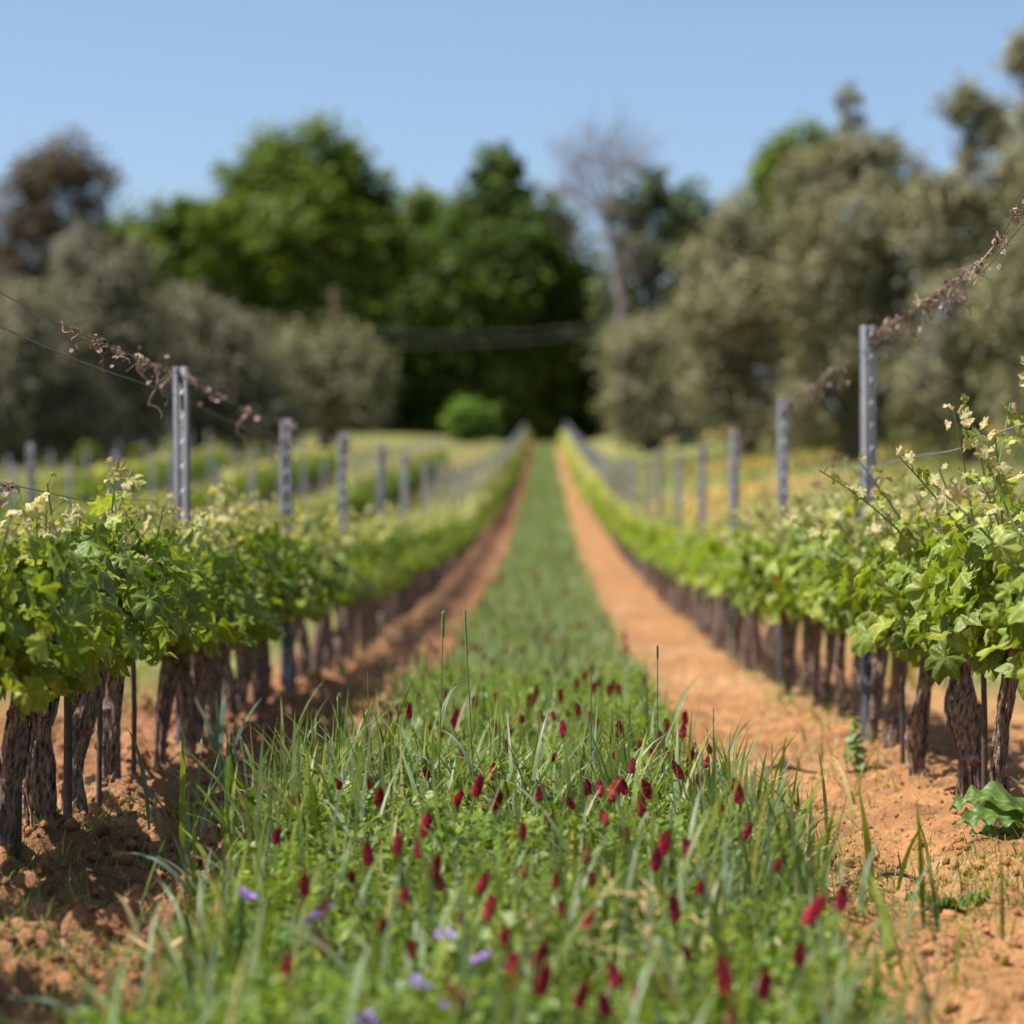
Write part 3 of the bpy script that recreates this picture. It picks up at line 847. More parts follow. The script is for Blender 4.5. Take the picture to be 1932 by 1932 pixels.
def vine_meshes(seed, detail, hs=1.0, thick=.034, half=.42, nsh=8, trunk_h=.48, lean=None, density=1.0):
    rng = np.random.default_rng(seed)
    ns = [14, 9, 5][detail]; nr = [18, 9, 4][detail]
    # trunk: gnarled, shaggy, swollen at head and foot
    t = np.linspace(0, 1, nr)
    ln = rng.normal(0, .045 if detail else .02, 2) if lean is None else np.array(lean)
    px = ln[0] * t + .03 * np.sin(t * rng.uniform(3, 7) + rng.uniform(0, 6)) * t
    py = ln[1] * t + .032 * np.sin(t * rng.uniform(3, 7) + rng.uniform(0, 6)) * t
    r = thick * (1 + .14 * np.exp(-(t / .12) ** 2) + .40 * np.exp(-((t - 1.0) / .16) ** 2) + .34 * (vnoise(t * 5 + seed, t * 0) - .5) * 2)
    path = np.stack([px, py, -.10 + t * (trunk_h + .10)], -1)
    bark = np.array([.21, .15, .115])
    tr = tube(path, r, ns, bark, wob=.34 if detail < 2 else 0, seed=seed)
    head = path[-1]
    if detail < 2:       # knuckles and shaggy bark strips
        for _ in range(5 if detail == 0 else 2):
            i = rng.integers(nr // 4, nr - 1); a = rng.uniform(0, 6.28)
            c = path[i] + r[i] * .75 * np.array([np.cos(a), np.sin(a), 0])
            d = np.array([np.cos(a), np.sin(a), .5]) * thick * .7
            tr += tube(np.stack([c - d * .5, c, c + d * .7, c + d]), np.array([.6, .62, .45, .1]) * thick, 7, bark * rng.uniform(.7, 1.2), wob=.25, seed=seed + i)
    if detail == 0:
        for _ in range(34):
            i = rng.integers(1, nr - 4); a = rng.uniform(0, 6.28)
            e = np.array([np.cos(a), np.sin(a), 0])
            pts = np.stack([path[min(i + j, nr - 1)] + e * r[min(i + j, nr - 1)] * (1.02 + .10 * rng.random()) for j in range(4)])
            tr += tube(pts, np.array([.003, .0055, .005, .0015]) * rng.uniform(.7, 1.3), 4, bark * rng.uniform(.5, 1.7), cap=False)
    arms = []
    for sgn in (-1, 1):
        e = head + np.array([rng.normal(0, .02), sgn * half * rng.uniform(.7, 1.0), rng.uniform(.0, .07)])
        ap = limb_path(head - np.array([0, 0, .03]), e, rng, n=8 if detail == 0 else 5, bow=.06)
        arms.append(ap)
        tr += tube(ap, np.linspace(thick * .75, thick * .35, len(ap)), max(4, ns - 4), bark * .9, wob=.25 if detail < 2 else 0, seed=seed + 5)
    trunk = make_mesh("trunk", tr, smooth=True)
    # shoots and leaves along them
    shp = []; shl = []
    P, N, T, Sz, Col = [], [], [], [], []
    step = [.030, .042, .085][detail]
    for k in range(nsh):
        shp = []; shl.append(shp)
        ap = arms[k % 2]
        i = rng.integers(0, len(ap))
        p0 = ap[i] + rng.normal(0, .01, 3)
        Ls = rng.uniform(.30, .56) * hs * (1.25 if rng.random() < .15 else 1)
        out = np.array([rng.normal(0, .30), rng.normal(0, .22), 1.0])
        curl = np.array([rng.normal(0, .25), rng.normal(0, .2), -rng.random() * .25])
        m = 9
        tt = np.linspace(0, 1, m)[:, None]
        sp = p0 + unit(out) * Ls * tt + curl * Ls * tt ** 2 * .6
        if detail < 2:
            shp += tube(sp, np.linspace(.0048, .002, m), 5 if detail == 0 else 3, np.array([.17, .22, .06]), cap=False)
        nl = int(Ls / step)
        for j in range(nl):
            f = (j + rng.random() * .8) / nl
            q = np.array([np.interp(f, tt[:, 0], sp[:, c]) for c in range(3)])
            a = rng.uniform(0, 6.28)
            side = np.array([np.cos(a), np.sin(a) * .8, 0])
            pl = rng.uniform(.03, .09) * (1 - .6 * f)
            lp = q + side * pl + np.array([0, 0, rng.uniform(-.01, .04)])
            if detail == 0 and rng.random() < .7:
                shp += tube(np.stack([q, (q + lp) / 2 + np.array([0, 0, .008]), lp]), .0016, 3, np.array([.22, .22, .07]), cap=False)
            nv = side * rng.uniform(.2, 1.0) + np.array([0, 0, rng.uniform(.1, 1.0)]) + rng.normal(0, .42, 3)
            tv = side * rng.uniform(.3, 1) + np.array([0, 0, -rng.uniform(.1, .9)]) + rng.normal(0, .3, 3)
            sz = rng.uniform(.055, .115) * (1 - .60 * f ** 1.6)
            if f > .86: nv = side + rng.normal(0, .6, 3); tv = np.array([0, 0, 1.0]) + rng.normal(0, .5, 3)
            g = f + rng.normal(0, .13)
            if g < .40: c = CM + (CB - CM) * rng.random() * .8
            elif g < .70: c = CB + (CY - CB) * rng.random()
            else: c = CY + (CT - CY) * min(1, max(0, (g - .68) / .28)) * rng.uniform(.45, 1.1)
            P.append(lp); N.append(nv); T.append(tv); Sz.append(sz); Col.append(c * rng.uniform(.75, 1.2) * (1.0 if detail == 0 else 1.12))
    # skirt of mature leaves round the arms
    nf = int([165, 95, 30][detail] * density)
    for _ in range(nf):
        ap = arms[rng.integers(0, 2)]
        q = ap[rng.integers(0, len(ap))]
        sx = rng.choice([-1, 1])
        lp = q + np.array([sx * abs(rng.normal(.10, .07)), rng.normal(0, .07), rng.uniform(-.035, .22)])
        nv = np.array([sx * rng.uniform(.2, 1.1), rng.normal(0, .55), rng.uniform(.0, .9)])
        tv = np.array([sx * .4, rng.normal(0, .7), -.8])
        c = CM + (CB - CM) * rng.random() ** (1.1 if detail == 0 else .6)
        P.append(lp); N.append(nv); T.append(tv); Sz.append(rng.uniform(.06, .128)); Col.append(c * rng.uniform(.75, 1.15))
    P, N, T, Sz, Col = map(np.array, (P, N, T, Sz, Col))
    if detail == 2: Sz = Sz * 1.35
    tv_, tf_, tu_ = LEAF[detail]
    part = inst(tv_, tf_, frames(N, T), P, Sz, Col, tu_)
    if detail == 0:      # every leaf cups, folds and crinkles its own way
        nl_, nn_ = len(P), len(tv_)
        lx, ly = tv_[:, 0][None], tv_[:, 1][None]
        ph = rng.uniform(0, 6.28, (nl_, 3)); am = rng.normal(0, 1, (nl_, 4))
        dz = am[:, :1] * .35 * np.abs(lx) + am[:, 1:2] * .35 * (lx ** 2) + am[:, 2:3] * .45 * ly * np.abs(ly) + .07 * np.sin(lx * 9 + ph[:, :1]) * np.sin(ly * 9 + ph[:, 1:2]) + am[:, 3:4] * .25 * lx * ly
        nz_ = frames(N, T)[:, :, 2]
        part = ((part[0].reshape(nl_, nn_, 3) + (dz * Sz[:, None])[..., None] * nz_[:, None, :]).reshape(-1, 3),) + part[1:]
    fol = make_mesh("foliage", [part], uv=(detail == 0))
    sh = [make_mesh("shoot", q, smooth=True) for q in shl if q]
    return trunk, sh, fol


VINE_Y = {0: [6.1, 7.02, 7.62, 8.53, 9.35, 9.85, 10.2, 10.6, 11.1, 11.55, 12.0, 12.45, 12.9],
          1: [4.55, 5.75, 6.2, 6.65, 7.12, 7.70, 8.25, 8.72, 9.1, 9.5, 9.9, 10.3, 10.7, 11.1, 11.5, 12.0, 12.5]}
for r in range(7):
    ys = list(VINE_Y.get(r, []))
    rg = np.random.default_rng(200 + r)
    gap = [.55, .5][r] if r < 2 else .85
    y = ys[-1] + gap if ys else starts[r] - 1.5
    while y < ends[r] and r < 5:
        ys.append(y + rg.normal(0, .05)); y += gap
    VINE_Y[r] = ys
LIMIT = {0: 55, 1: 55, 2: 50, 3: 52, 4: 0, 5: 0, 6: 0}


def vine_label(r, y, kind):
    py = POST_Y[r]
    i = int(np.searchsorted(py, y))           # posts nearer than this vine
    prev = py[i - 1] if i else -1e9
    same = [q for q in VINE_Y[r] if prev < q <= (py[i] if i < len(py) else 1e9)]
    same.sort()
    n = same.index(y) + 1
    if i == 0:
        nn = len(same) - n + 1
        where = "in %s, %s in front of its first post" % (ROWNAME[r], "just" if nn == 1 else ordw(nn) + " vine")
    else:
        where = "in %s, %s vine beyond its %s post" % (ROWNAME[r], ordw(n), ordw(i))
    return "%s grapevine %s" % (kind, where)


near_spec = {(0, 2): dict(thick=.037, lean=(.0, .02), trunk_h=.46, hs=1.1), (0, 1): dict(thick=.017, trunk_h=.5, hs=1.2), (0, 0): dict(thick=.024, hs=1.2), (0, 3): dict(thick=.025, hs=1.0), (0, 4): dict(thick=.027, hs=.92),
             (1, 2): dict(thick=.026, hs=.78), (1, 3): dict(thick=.030, hs=.78, trunk_h=.44), (1, 4): dict(thick=.027, hs=.82, lean=(.03, .02), trunk_h=.5)}
MIDV = [vine_meshes(400 + i, 1, hs=[.78, .86, .82, .74, .90, .82][i], thick=[.026, .031, .024, .034, .028, .032][i], nsh=9) for i in range(6)]
FARV = [vine_meshes(450 + i, 2, hs=[.84, .92, .78, .84][i], nsh=9) for i in range(4)]
far_list = []
VG = "grapevines trained along the rows"
nv = 0
for r in range(7):
    rg = np.random.default_rng(300 + r)
    for i, y in enumerate(VINE_Y[r]):
        if y > LIMIT[r]:
            far_list.append((r, y)); continue
        x = ROWS[r] + rg.normal(0, .025)
        z = float(ground_z(x, y)) if y < 30 else float(base_z(x, y))
        if y < 13.6 and r < 2:
            sp = dict(hs=.80 if r else .88, thick=float(rg.uniform(.019, .028))); sp.update(near_spec.get((r, i), {}))
            ms = vine_meshes(500 + r * 50 + i, 0, nsh=11, half=.40, **sp)
            mat = M_VINE_NEAR; kind = "leafy spring"
        elif y < 34:
            ms = MIDV[rg.integers(0, 6)]; mat = M_VINE; kind = "green"
        else:
            ms = FARV[rg.integers(0, 4)]; mat = M_VINE; kind = "blurred green"
        o = thing("grapevine", vine_label(r, y, kind), "grapevine", (x, y, z), VG, rz=(0 if y < 13.6 else float(rg.choice([0, math.pi]))))
        obj("trunk", ms[0], M_BARK, o)
        for q in ms[1]: obj("shoot", q, M_SHOOT, o)
        obj("foliage", ms[2], mat, o)
        nv += 1
# beyond those: the rest of the rows, too far to count
parts = []
rg = np.random.default_rng(77)
tv_, tf_, tu_ = LEAF[2]
fl = np.array([(ROWS[r], y) for r, y in far_list])
zb = base_z(fl[:, 0], fl[:, 1])
for x, y, z in zip(fl[:, 0], fl[:, 1], zb):
    parts += tube([[x, y, z - .05], [x, y, z + .5]], .04, 4, (.16, .12, .09), cap=False)
nl = 34
px = np.repeat(fl[:, 0], nl) + rg.normal(0, .15, len(fl) * nl)
py = np.repeat(fl[:, 1], nl) + rg.uniform(-.45, .45, len(fl) * nl)
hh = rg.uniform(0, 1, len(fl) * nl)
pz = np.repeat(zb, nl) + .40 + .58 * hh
nrm = np.stack([np.sign(px - np.repeat(fl[:, 0], nl)), rg.normal(0, .4, len(px)), .7 + rg.normal(0, .3, len(px))], -1)
tip = np.stack([rg.normal(0, .5, len(px)), rg.normal(0, .5, len(px)), -np.ones(len(px))], -1)
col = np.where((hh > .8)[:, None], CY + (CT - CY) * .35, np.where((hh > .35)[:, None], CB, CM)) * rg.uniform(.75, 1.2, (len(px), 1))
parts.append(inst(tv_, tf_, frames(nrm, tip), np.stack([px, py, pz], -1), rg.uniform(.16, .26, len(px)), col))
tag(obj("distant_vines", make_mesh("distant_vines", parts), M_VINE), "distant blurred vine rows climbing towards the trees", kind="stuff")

# thin training stakes beside the near trunks
SK = "thin stakes beside the vine trunks"
for k, (r, u, yy, h, lab) in enumerate([
    (1, 104, 6350 / (1030 - 104), .62, "dark stake right of the thick knobbly left trunk"), (1, 232, 6350 / (1030 - 232), .58, "dark stake right of the slim third left trunk"),
    (1, 165, 6350 / (1030 - 165), .5, "dark thin stake right of the leaning left trunk"), (1, 10, 6.2, .75, "dark thick stake at the left edge of the picture"),
    (1, 335, 6350 / (1030 - 338), .6, "pale stake among blurred left trunks beside the first left post"),
    (0, 1712, 6096 / (1712 - 1030), .5, "thin stake left of the straight dark right trunk"), (0, 1868, 6096 / 838, .55, "thin stake between the two nearest right trunks")]):
    x = ROWS[r] + (.03 if r else -.02)
    z = float(ground_z(x, yy))
    c = (.10, .075, .06) if "pale" not in lab else (.34, .30, .24)
    rr = .008 if "thick" not in lab else .012
    me = make_mesh("training_stake", tube([[0, 0, -.08], [.002, .004, h * .5], [-.004, .0, h]], [rr, rr * .95, rr * .8], 8, c, wob=.12, seed=k))
    tag(obj("training_stake", me, M_TWIG, None, (x, yy, z)), lab, "stake", SK)

# ------------------------------------------------------------------ the sown strip: grass and ground cover
def strip_scatter(n, y0, y1, rng, pw=1.0, edge=.0):
    y = y0 + (y1 - y0) * rng.random(n * 3) ** pw
    x = rng.uniform(-.95, .75, n * 3)
    keep = ss_strip(x, y) > rng.uniform(.25 - edge, .9, n * 3)
    x, y = x[keep][:n], y[keep][:n]
    return x, y, ground_z(x, y)


rg = np.random.default_rng(900)
parts = []
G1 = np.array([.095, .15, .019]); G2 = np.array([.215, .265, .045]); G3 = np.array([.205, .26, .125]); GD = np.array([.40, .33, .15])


def mixcol(n, rng, w=(.4, .3, .25, .05)):
    k = rng.choice(4, n, p=w)
    return np.stack([G1, G2, G3, GD])[k] * rng.uniform(.7, 1.25, (n, 1))


# fine narrow blades, near
n = 22000
x, y, z = strip_scatter(n, 2.7, 13, rg, 1.15); n = len(x)
parts.append(blades(np.stack([x, y, z - .01], -1), rg.uniform(0, 6.28, n), np.abs(rg.normal(.15, .2, n)), rg.normal(.9, .7, n), rg.uniform(.06, .21, n) * (.55 + .9 * fbm(x * 2.3 + 5, y * 1.6, o=2)), rg.uniform(.002, .0045, n), mixcol(n, rg, (.42, .33, .17, .08)), 4))
# broad glaucous cereal blades, near
n = 5200
x, y, z = strip_scatter(n, 2.9, 14, rg, 1.1); n = len(x)
L = rg.uniform(.13, .37, n) * (.6 + .8 * fbm(x * 2 + 1, y * 1.5, o=2))
parts.append(blades(np.stack([x, y, z - .01], -1), rg.uniform(0, 6.28, n), np.abs(rg.normal(.15, .18, n)), rg.normal(1.1, .8, n), L, rg.uniform(.006, .017, n), mixcol(n, rg, (.32, .22, .40, .06)), 7))
# taller, broader blades along the left shoulder, the back of the near patch and the right edge
for (xc, yc, sx, sy, n, l0, l1) in [(-.50, 6.7, .15, .45, 420, .20, .40), (-.1, 7.1, .3, .25, 260, .18, .36), (.30, 6.9, .18, .4, 200, .18, .38), (.47, 6.0, .06, .55, 240, .15, .30), (-.60, 6.2, .05, .4, 120, .14, .3), (-.62, 4.8, .07, .5, 110, .14, .26), (.1, 5.2, .35, .6, 260, .16, .34)]:
    x = rg.normal(xc, sx, n); y = rg.normal(yc, sy, n); z = ground_z(x, y)
    parts.append(blades(np.stack([x, y, z - .01], -1), rg.uniform(0, 6.28, n), np.abs(rg.normal(.12, .14, n)), np.abs(rg.normal(.7, .8, n)), rg.uniform(l0, l1, n), rg.uniform(.008, .019, n), mixcol(n, rg, (.30, .20, .44, .06)), 8))
grass = obj("grass", make_mesh("grass", parts), M_GRASS)
tag(grass, "dense green grass and cereal blades sown in the strip between the rows", kind="stuff")

# clover and vetch leaflets through the same volume
n = 62000
x, y, z = strip_scatter(n, 2.7, 13, rg, 1.15); n = len(x)
h = rg.random(n) ** .7 * (.06 + .19 * fbm(x * 3, y * 3, o=2))
nrm = np.stack([rg.normal(0, .6, n), rg.normal(0, .6, n), np.ones(n)], -1)
lv = np.array([[0, 0, 0], [.30, .45, .05], [.26, .82, 0], [0, .95, -.05], [-.26, .82, 0], [-.30, .45, .05]])
fine = rg.random(n) < .5
sz = np.where(fine[:, None], np.array([.0055, .022, .02]), np.array([.020, .021, .021])) * rg.uniform(.6, 1.4, (n, 1))
# scale in the leaflet's own frame: build by hand
R = frames(nrm, rg.normal(0, 1, (n, 3)) + np.array([0, 0, .25]))
tvs = lv[None] * sz[:, None, :] / np.array([.3 / .5, 1, 1])
v = np.einsum('nij,nkj->nki', R, tvs) + np.stack([x, y, z + h], -1)[:, None]
f = (BROAD_F[None] + (np.arange(n) * 6)[:, None, None]).reshape(-1, 4)
c = np.where(fine[:, None], np.array([.28, .35, .055]), np.array([.135, .215, .022])) * rg.uniform(.7, 1.3, (n, 1))
tag(obj("clover_leaves", make_mesh("clover_leaves", [(v.reshape(-1, 3), f, np.repeat(c, 6, 0))]), M_GRASS), "low bright green clover and vetch leaves filling the grass strip", kind="stuff")

# farther along the strip: coarser tufts
parts = []
for (y0, y1, n, w, l0, l1) in [(12.5, 28, 13000, .010, .12, .26), (28, 70, 9000, .028, .16, .30), (70, 168, 6000, .07, .2, .34)]:
    x, y, z = strip_scatter(n, y0, y1, rg, 1.1); n = len(x)
    zz = z if y1 < 40 else base_z(x, y)
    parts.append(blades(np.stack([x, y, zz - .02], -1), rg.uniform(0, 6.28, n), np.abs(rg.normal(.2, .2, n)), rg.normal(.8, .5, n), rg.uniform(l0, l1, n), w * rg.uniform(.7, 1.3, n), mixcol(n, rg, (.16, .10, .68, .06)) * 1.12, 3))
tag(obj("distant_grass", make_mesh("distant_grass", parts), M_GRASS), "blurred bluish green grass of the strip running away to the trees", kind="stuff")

# meadow and alley grass outside the two main rows
parts = []
n = 9000
y = 14 + 90 * rg.random(n) ** 1.3; x = rg.uniform(1.9, 14, n)
cc = np.where((rg.random(n) < .10 * (fbm(x * .5, y * .12, o=2) > .5))[:, None], np.array([.60, .34, .04]), np.where((rg.random(n) < .5)[:, None], np.array([.19, .215, .06]), np.array([.28, .25, .09]))) * rg.uniform(.7, 1.2, (n, 1))
parts.append(blades(np.stack([x, y, base_z(x, y) - .02], -1), rg.uniform(0, 6.28, n), np.abs(rg.normal(.2, .2, n)), rg.normal(.8, .5, n), rg.uniform(.12, .34, n), .02 + .0008 * y, cc, 3))
n = 9000
y = 12 + 90 * rg.random(n) ** 1.3; x = rg.uniform(-17, -1.9, n)
ph = ((-x - 1.25) / 2.45) % 1.0
k = (ph > .12) & (ph < .88); x, y = x[k], y[k]; n = len(x)
cc = np.where((rg.random(n) < .55)[:, None], np.array([.18, .21, .05]), np.array([.25, .22, .09])) * rg.uniform(.7, 1.2, (n, 1))
parts.append(blades(np.stack([x, y, base_z(x, y) - .02], -1), rg.uniform(0, 6.28, n), np.abs(rg.normal(.2, .2, n)), rg.normal(.8, .5, n), rg.uniform(.12, .34, n), .02 + .0008 * y, cc, 3))
tag(obj("meadow_grass", make_mesh("meadow_grass", parts), M_GRASS), "yellowish meadow grass with orange flowers beside and between the outer rows", kind="stuff")

# ------------------------------------------------------------------ soil clods, straw, small weeds
def lump():
    t = (1 + 5 ** .5) / 2
    v = unit(np.array([[-1, t, 0], [1, t, 0], [-1, -t, 0], [1, -t, 0], [0, -1, t], [0, 1, t], [0, -1, -t], [0, 1, -t], [t, 0, -1], [t, 0, 1], [-t, 0, -1], [-t, 0, 1.]]))
    f = np.array([[0, 11, 5], [0, 5, 1], [0, 1, 7], [0, 7, 10], [0, 10, 11], [1, 5, 9], [5, 11, 4], [11, 10, 2], [10, 7, 6], [7, 1, 8], [3, 9, 4], [3, 4, 2], [3, 2, 6], [3, 6, 8], [3, 8, 9], [4, 9, 5], [2, 4, 11], [6, 2, 10], [8, 6, 7], [9, 8, 1]])
    return v, f


lv_, lf_ = lump()
n = 30000
y = 3.4 + 9 * rg.random(n) ** 1.1
side = rg.random(n) < .55
x = np.where(side, rg.uniform(-2.0, -.55, n), rg.uniform(.48, 2.0, n))
k = ss_strip(x, y) < .5; x, y, side = x[k], y[k], side[k]; n = len(x)
s = np.where(side, .003 + .020 * rg.random(n) ** 5, .002 + np.where(y < 7, .016, .009) * rg.random(n) ** 4)
z = ground_z(x, y) + s * .15
V = (lv_[None] * rg.uniform(.45, 1.4, (n, 12, 1))) * (s[:, None, None] * rg.uniform(.7, 1.2, (n, 1, 3)))
a = rg.uniform(0, 6.28, n); ca, sa = np.cos(a), np.sin(a)
Vx = V[..., 0] * ca[:, None] - V[..., 1] * sa[:, None]; Vy = V[..., 0] * sa[:, None] + V[..., 1] * ca[:, None]
V = np.stack([Vx, Vy, V[..., 2]], -1) + np.stack([x, y, z], -1)[:, None]
fc = (lf_[None] + (np.arange(n) * 12)[:, None, None]).reshape(-1, 3)
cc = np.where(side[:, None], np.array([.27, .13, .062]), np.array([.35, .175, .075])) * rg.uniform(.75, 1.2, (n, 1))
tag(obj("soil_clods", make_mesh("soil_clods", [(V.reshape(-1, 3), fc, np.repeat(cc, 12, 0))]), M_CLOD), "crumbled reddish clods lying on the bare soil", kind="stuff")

# straw and dead stalk bits on the soil
n = 4200
y = 3.6 + 6 * rg.random(n)
x = np.where(rg.random(n) < .6, rg.uniform(.5, 1.7, n), rg.uniform(-1.6, -.6, n))
k = fbm(x * 2.2 + 8, y * 2.2, o=2) > .47
x, y = x[k], y[k]; n = len(x)
cc = np.where((rg.random(n) < .5)[:, None], np.array([.50, .36, .19]), np.array([.36, .24, .13])) * rg.uniform(.6, 1.25, (n, 1))
P = blades(np.stack([x, y, ground_z(x, y) + .004], -1), rg.uniform(0, 6.28, n), rg.uniform(1.2, 1.6, n), rg.normal(0, .5, n), rg.uniform(.02, .09, n), rg.uniform(.0015, .004, n), cc, 4)
tag(obj("dry_straw", make_mesh("dry_straw", [P]), M_STRAW), "pale dry straw and dead stalks scattered over the soil", kind="stuff")

# short weedy grass on the soil by the trunks
parts = []
for (xc, yc, sx, sy, n) in [(-1.16, 6.15, .16, .5, 1500), (-1.0, 5.6, .2, .5, 1300), (-.92, 4.9, .14, .4, 900), (-1.1, 7.2, .1, .5, 350), (1.05, 6.1, .13, .35, 1100), (1.0, 5.5, .2, .5, 500), (-.85, 6.8, .12, .5, 300), (.72, 6.2, .08, 1.0, 900), (-.8, 4.6, .15, .6, 700), (1.12, 12.3, .08, 1.2, 260), (1.15, 18, .08, 4, 300), (-.78, 12.5, .08, 1.5, 300), (-1.1, 16, .1, 5, 400), (1.0, 9.3, .07, .8, 120)]:
    x = rg.normal(xc, sx, n); y = rg.normal(yc, sy, n)
    parts.append(blades(np.stack([x, y, ground_z(x, y) - .005], -1), rg.uniform(0, 6.28, n), np.abs(rg.normal(.6, .35, n)), rg.normal(.9, .6, n), rg.uniform(.02, .085, n) * (1 if yc < 9 else 1.6), rg.uniform(.0018, .0042, n) * (1 if yc < 9 else 2),
                        mixcol(n, rg, (.42, .32, .02, .24)), 4))
tag(obj("weed_grass", make_mesh("weed_grass", parts), M_GRASS), "short thin weedy grass growing out of the soil under the vines", kind="stuff")


# ------------------------------------------------------------------ crimson clover
def clover_meshes(seed, L=.045, W_=.0125, hres=True, pink=0.0, tone=1.0):
    rng = np.random.default_rng(seed)
    nr = 11 if hres else 6; na = 11 if hres else 6
    parts = []
    t = np.linspace(0, 1, nr)
    prof = np.interp(t, [0, .1, .35, .7, .92, 1], [.55, .9, 1.0, .78, .42, .1]) * W_
    core = tube(np.stack([0 * t, 0 * t, t * L], -1), prof * .66, na, (.16, .012, .02))
    parts += core
    ps, ns_, ts, ss, cs = [], [], [], [], []
    for i, (tt, r) in enumerate(zip(t, prof)):
        for j in range(na):
            a = (j + .5 * (i % 2)) / na * 6.283 + rng.normal(0, .08)
            e = np.array([np.cos(a), np.sin(a), 0])
            ps.append(e * r * .7 + np.array([0, 0, tt * L - .002]))
            ts.append(e * .55 + np.array([0, 0, 1.0]) + rng.normal(0, .12, 3)); ns_.append(e - np.array([0, 0, .4]))
            ss.append(.0095 * rng.uniform(.7, 1.25) * (L / .045) * (1 if hres else 1.5))
            cs.append(np.array([.50 + .25 * rng.random(), .03 + .05 * rng.random(), .07 + .07 * rng.random()]) * rng.uniform(.3, 1.25) * tone * (1.25 - .6 * tt) * (1 - pink) + pink * np.array([.62, .12, .17]))
    parts.append(inst(BROAD_V, BROAD_F, frames(np.array(ns_), np.array(ts)), np.array(ps), np.array(ss), np.array(cs)))
    return make_mesh("flower_head", parts)


def stem_mesh(seed, h):
    rng = np.random.default_rng(seed)
    t = np.linspace(0, 1, 6)
    p = np.stack([.02 * np.sin(t * 3 + seed) * t * (1 - t) * 3, .02 * np.cos(t * 2 + seed) * (1 - t) * t * 3, -h * (1 - t)], -1)
    parts = tube(p, .0018, 5, (.14, .20, .06), cap=False)
    # trifoliate leaves up the stem
    ps, nn, tt, ss = [], [], [], []
    for k in range(3):
        q = p[1 + k]
        for j in range(3):
            a = k * 2.2 + (j - 1) * .9
            e = np.array([np.cos(a), np.sin(a), .25])
            ps.append(q + e * .014); nn.append(np.array([0, 0, 1.0]) + rng.normal(0, .3, 3)); tt.append(e); ss.append(.022)
    parts.append(inst(BROAD_V, BROAD_F, frames(np.array(nn), np.array(tt)), np.array(ps), np.array(ss), np.broadcast_to(np.array([.10, .21, .04]), (len(ps), 3))))
    return make_mesh("stem", parts)


HEADS = [clover_meshes(1, .038, .0115, tone=.85), clover_meshes(2, .044, .0125, tone=1.15), clover_meshes(3, .030, .012, tone=.75), clover_meshes(4, .036, .0115, pink=.35), clover_meshes(5, .025, .0095, tone=.7)]
STEMS = [stem_mesh(i, .20) for i in range(4)]
HEAD_LO = clover_meshes(9, .034, .0125, hres=False, tone=.7); STEM_LO = STEMS[0]

# heads seen in the photograph (picture position, head variety)
CL = [(1063, 1375, 1), (1287, 1376, 2), (930, 1452, 0), (897, 1482, 1), (857, 1504, 1), (932, 1505, 0), (808, 1450, 4), (713, 1500, 0), (686, 1424, 0), (875, 1415, 4), (1190, 1440, 3),
      (1134, 1482, 0), (1152, 1492, 1), (1180, 1480, 0), (1109, 1482, 0), (1082, 1505, 2), (1040, 1533, 2), (1145, 1535, 0), (1017, 1490, 2), (985, 1560, 4), (797, 1556, 1), (748, 1588, 3), (697, 1610, 0),
      (792, 1595, 3), (835, 1655, 0), (818, 1630, 0), (985, 1630, 4), (1103, 1605, 0), (1250, 1590, 1), (1300, 1597, 0), (1227, 1412, 0), (1262, 1410, 2), (1310, 1412, 3), (1298, 1425, 0), (1270, 1432, 0),
      (1330, 1430, 4), (1228, 1486, 0), (1395, 1495, 1), (1405, 1560, 0), (1340, 1405, 4), (1245, 1395, 4), (1120, 1360, 2), (1112, 1345, 4), (1045, 1345, 4), (985, 1350, 4), (1075, 1340, 4), (1165, 1375, 0),
      (1520, 1715, 1), (1583, 1690, 0), (918, 1712, 1), (575, 1665, 0), (620, 1775, 0), (543, 1820, 1), (520, 1570, 4), (610, 1700, 4), (1010, 1795, 0), (970, 1835, 1), (1020, 1845, 0), (1090, 1870, 0),
      (1163, 1832, 2), (1145, 1885, 2), (1368, 1845, 1), (1437, 1850, 0), (1275, 1710, 0), (1318, 1660, 2), (1060, 1700, 4), (1095, 1725, 3), (1050, 1650, 4), (905, 1660, 0), (760, 1680, 4), (870, 1720, 4),
      (640, 1470, 4), (560, 1500, 4), (700, 1470, 4), (1380, 1910, 2), (870, 1865, 3), (1210, 1520, 0), (1235, 1620, 0), (1505, 1790, 2), (1160, 1415, 4), (1205, 1395, 4), (1285, 1450, 0), (1040, 1420, 4),
      (960, 1400, 4), (1325, 1470, 0), (1360, 1520, 4), (1460, 1620, 4), (665, 1640, 4), (720, 1730, 4), (780, 1780, 4), (1300, 1780, 4), (1200, 1860, 4), (950, 1755, 4), (1120, 1650, 4), (1180, 1580, 0)]


def veg_h(v):
    return .205 if v > 1500 else .215


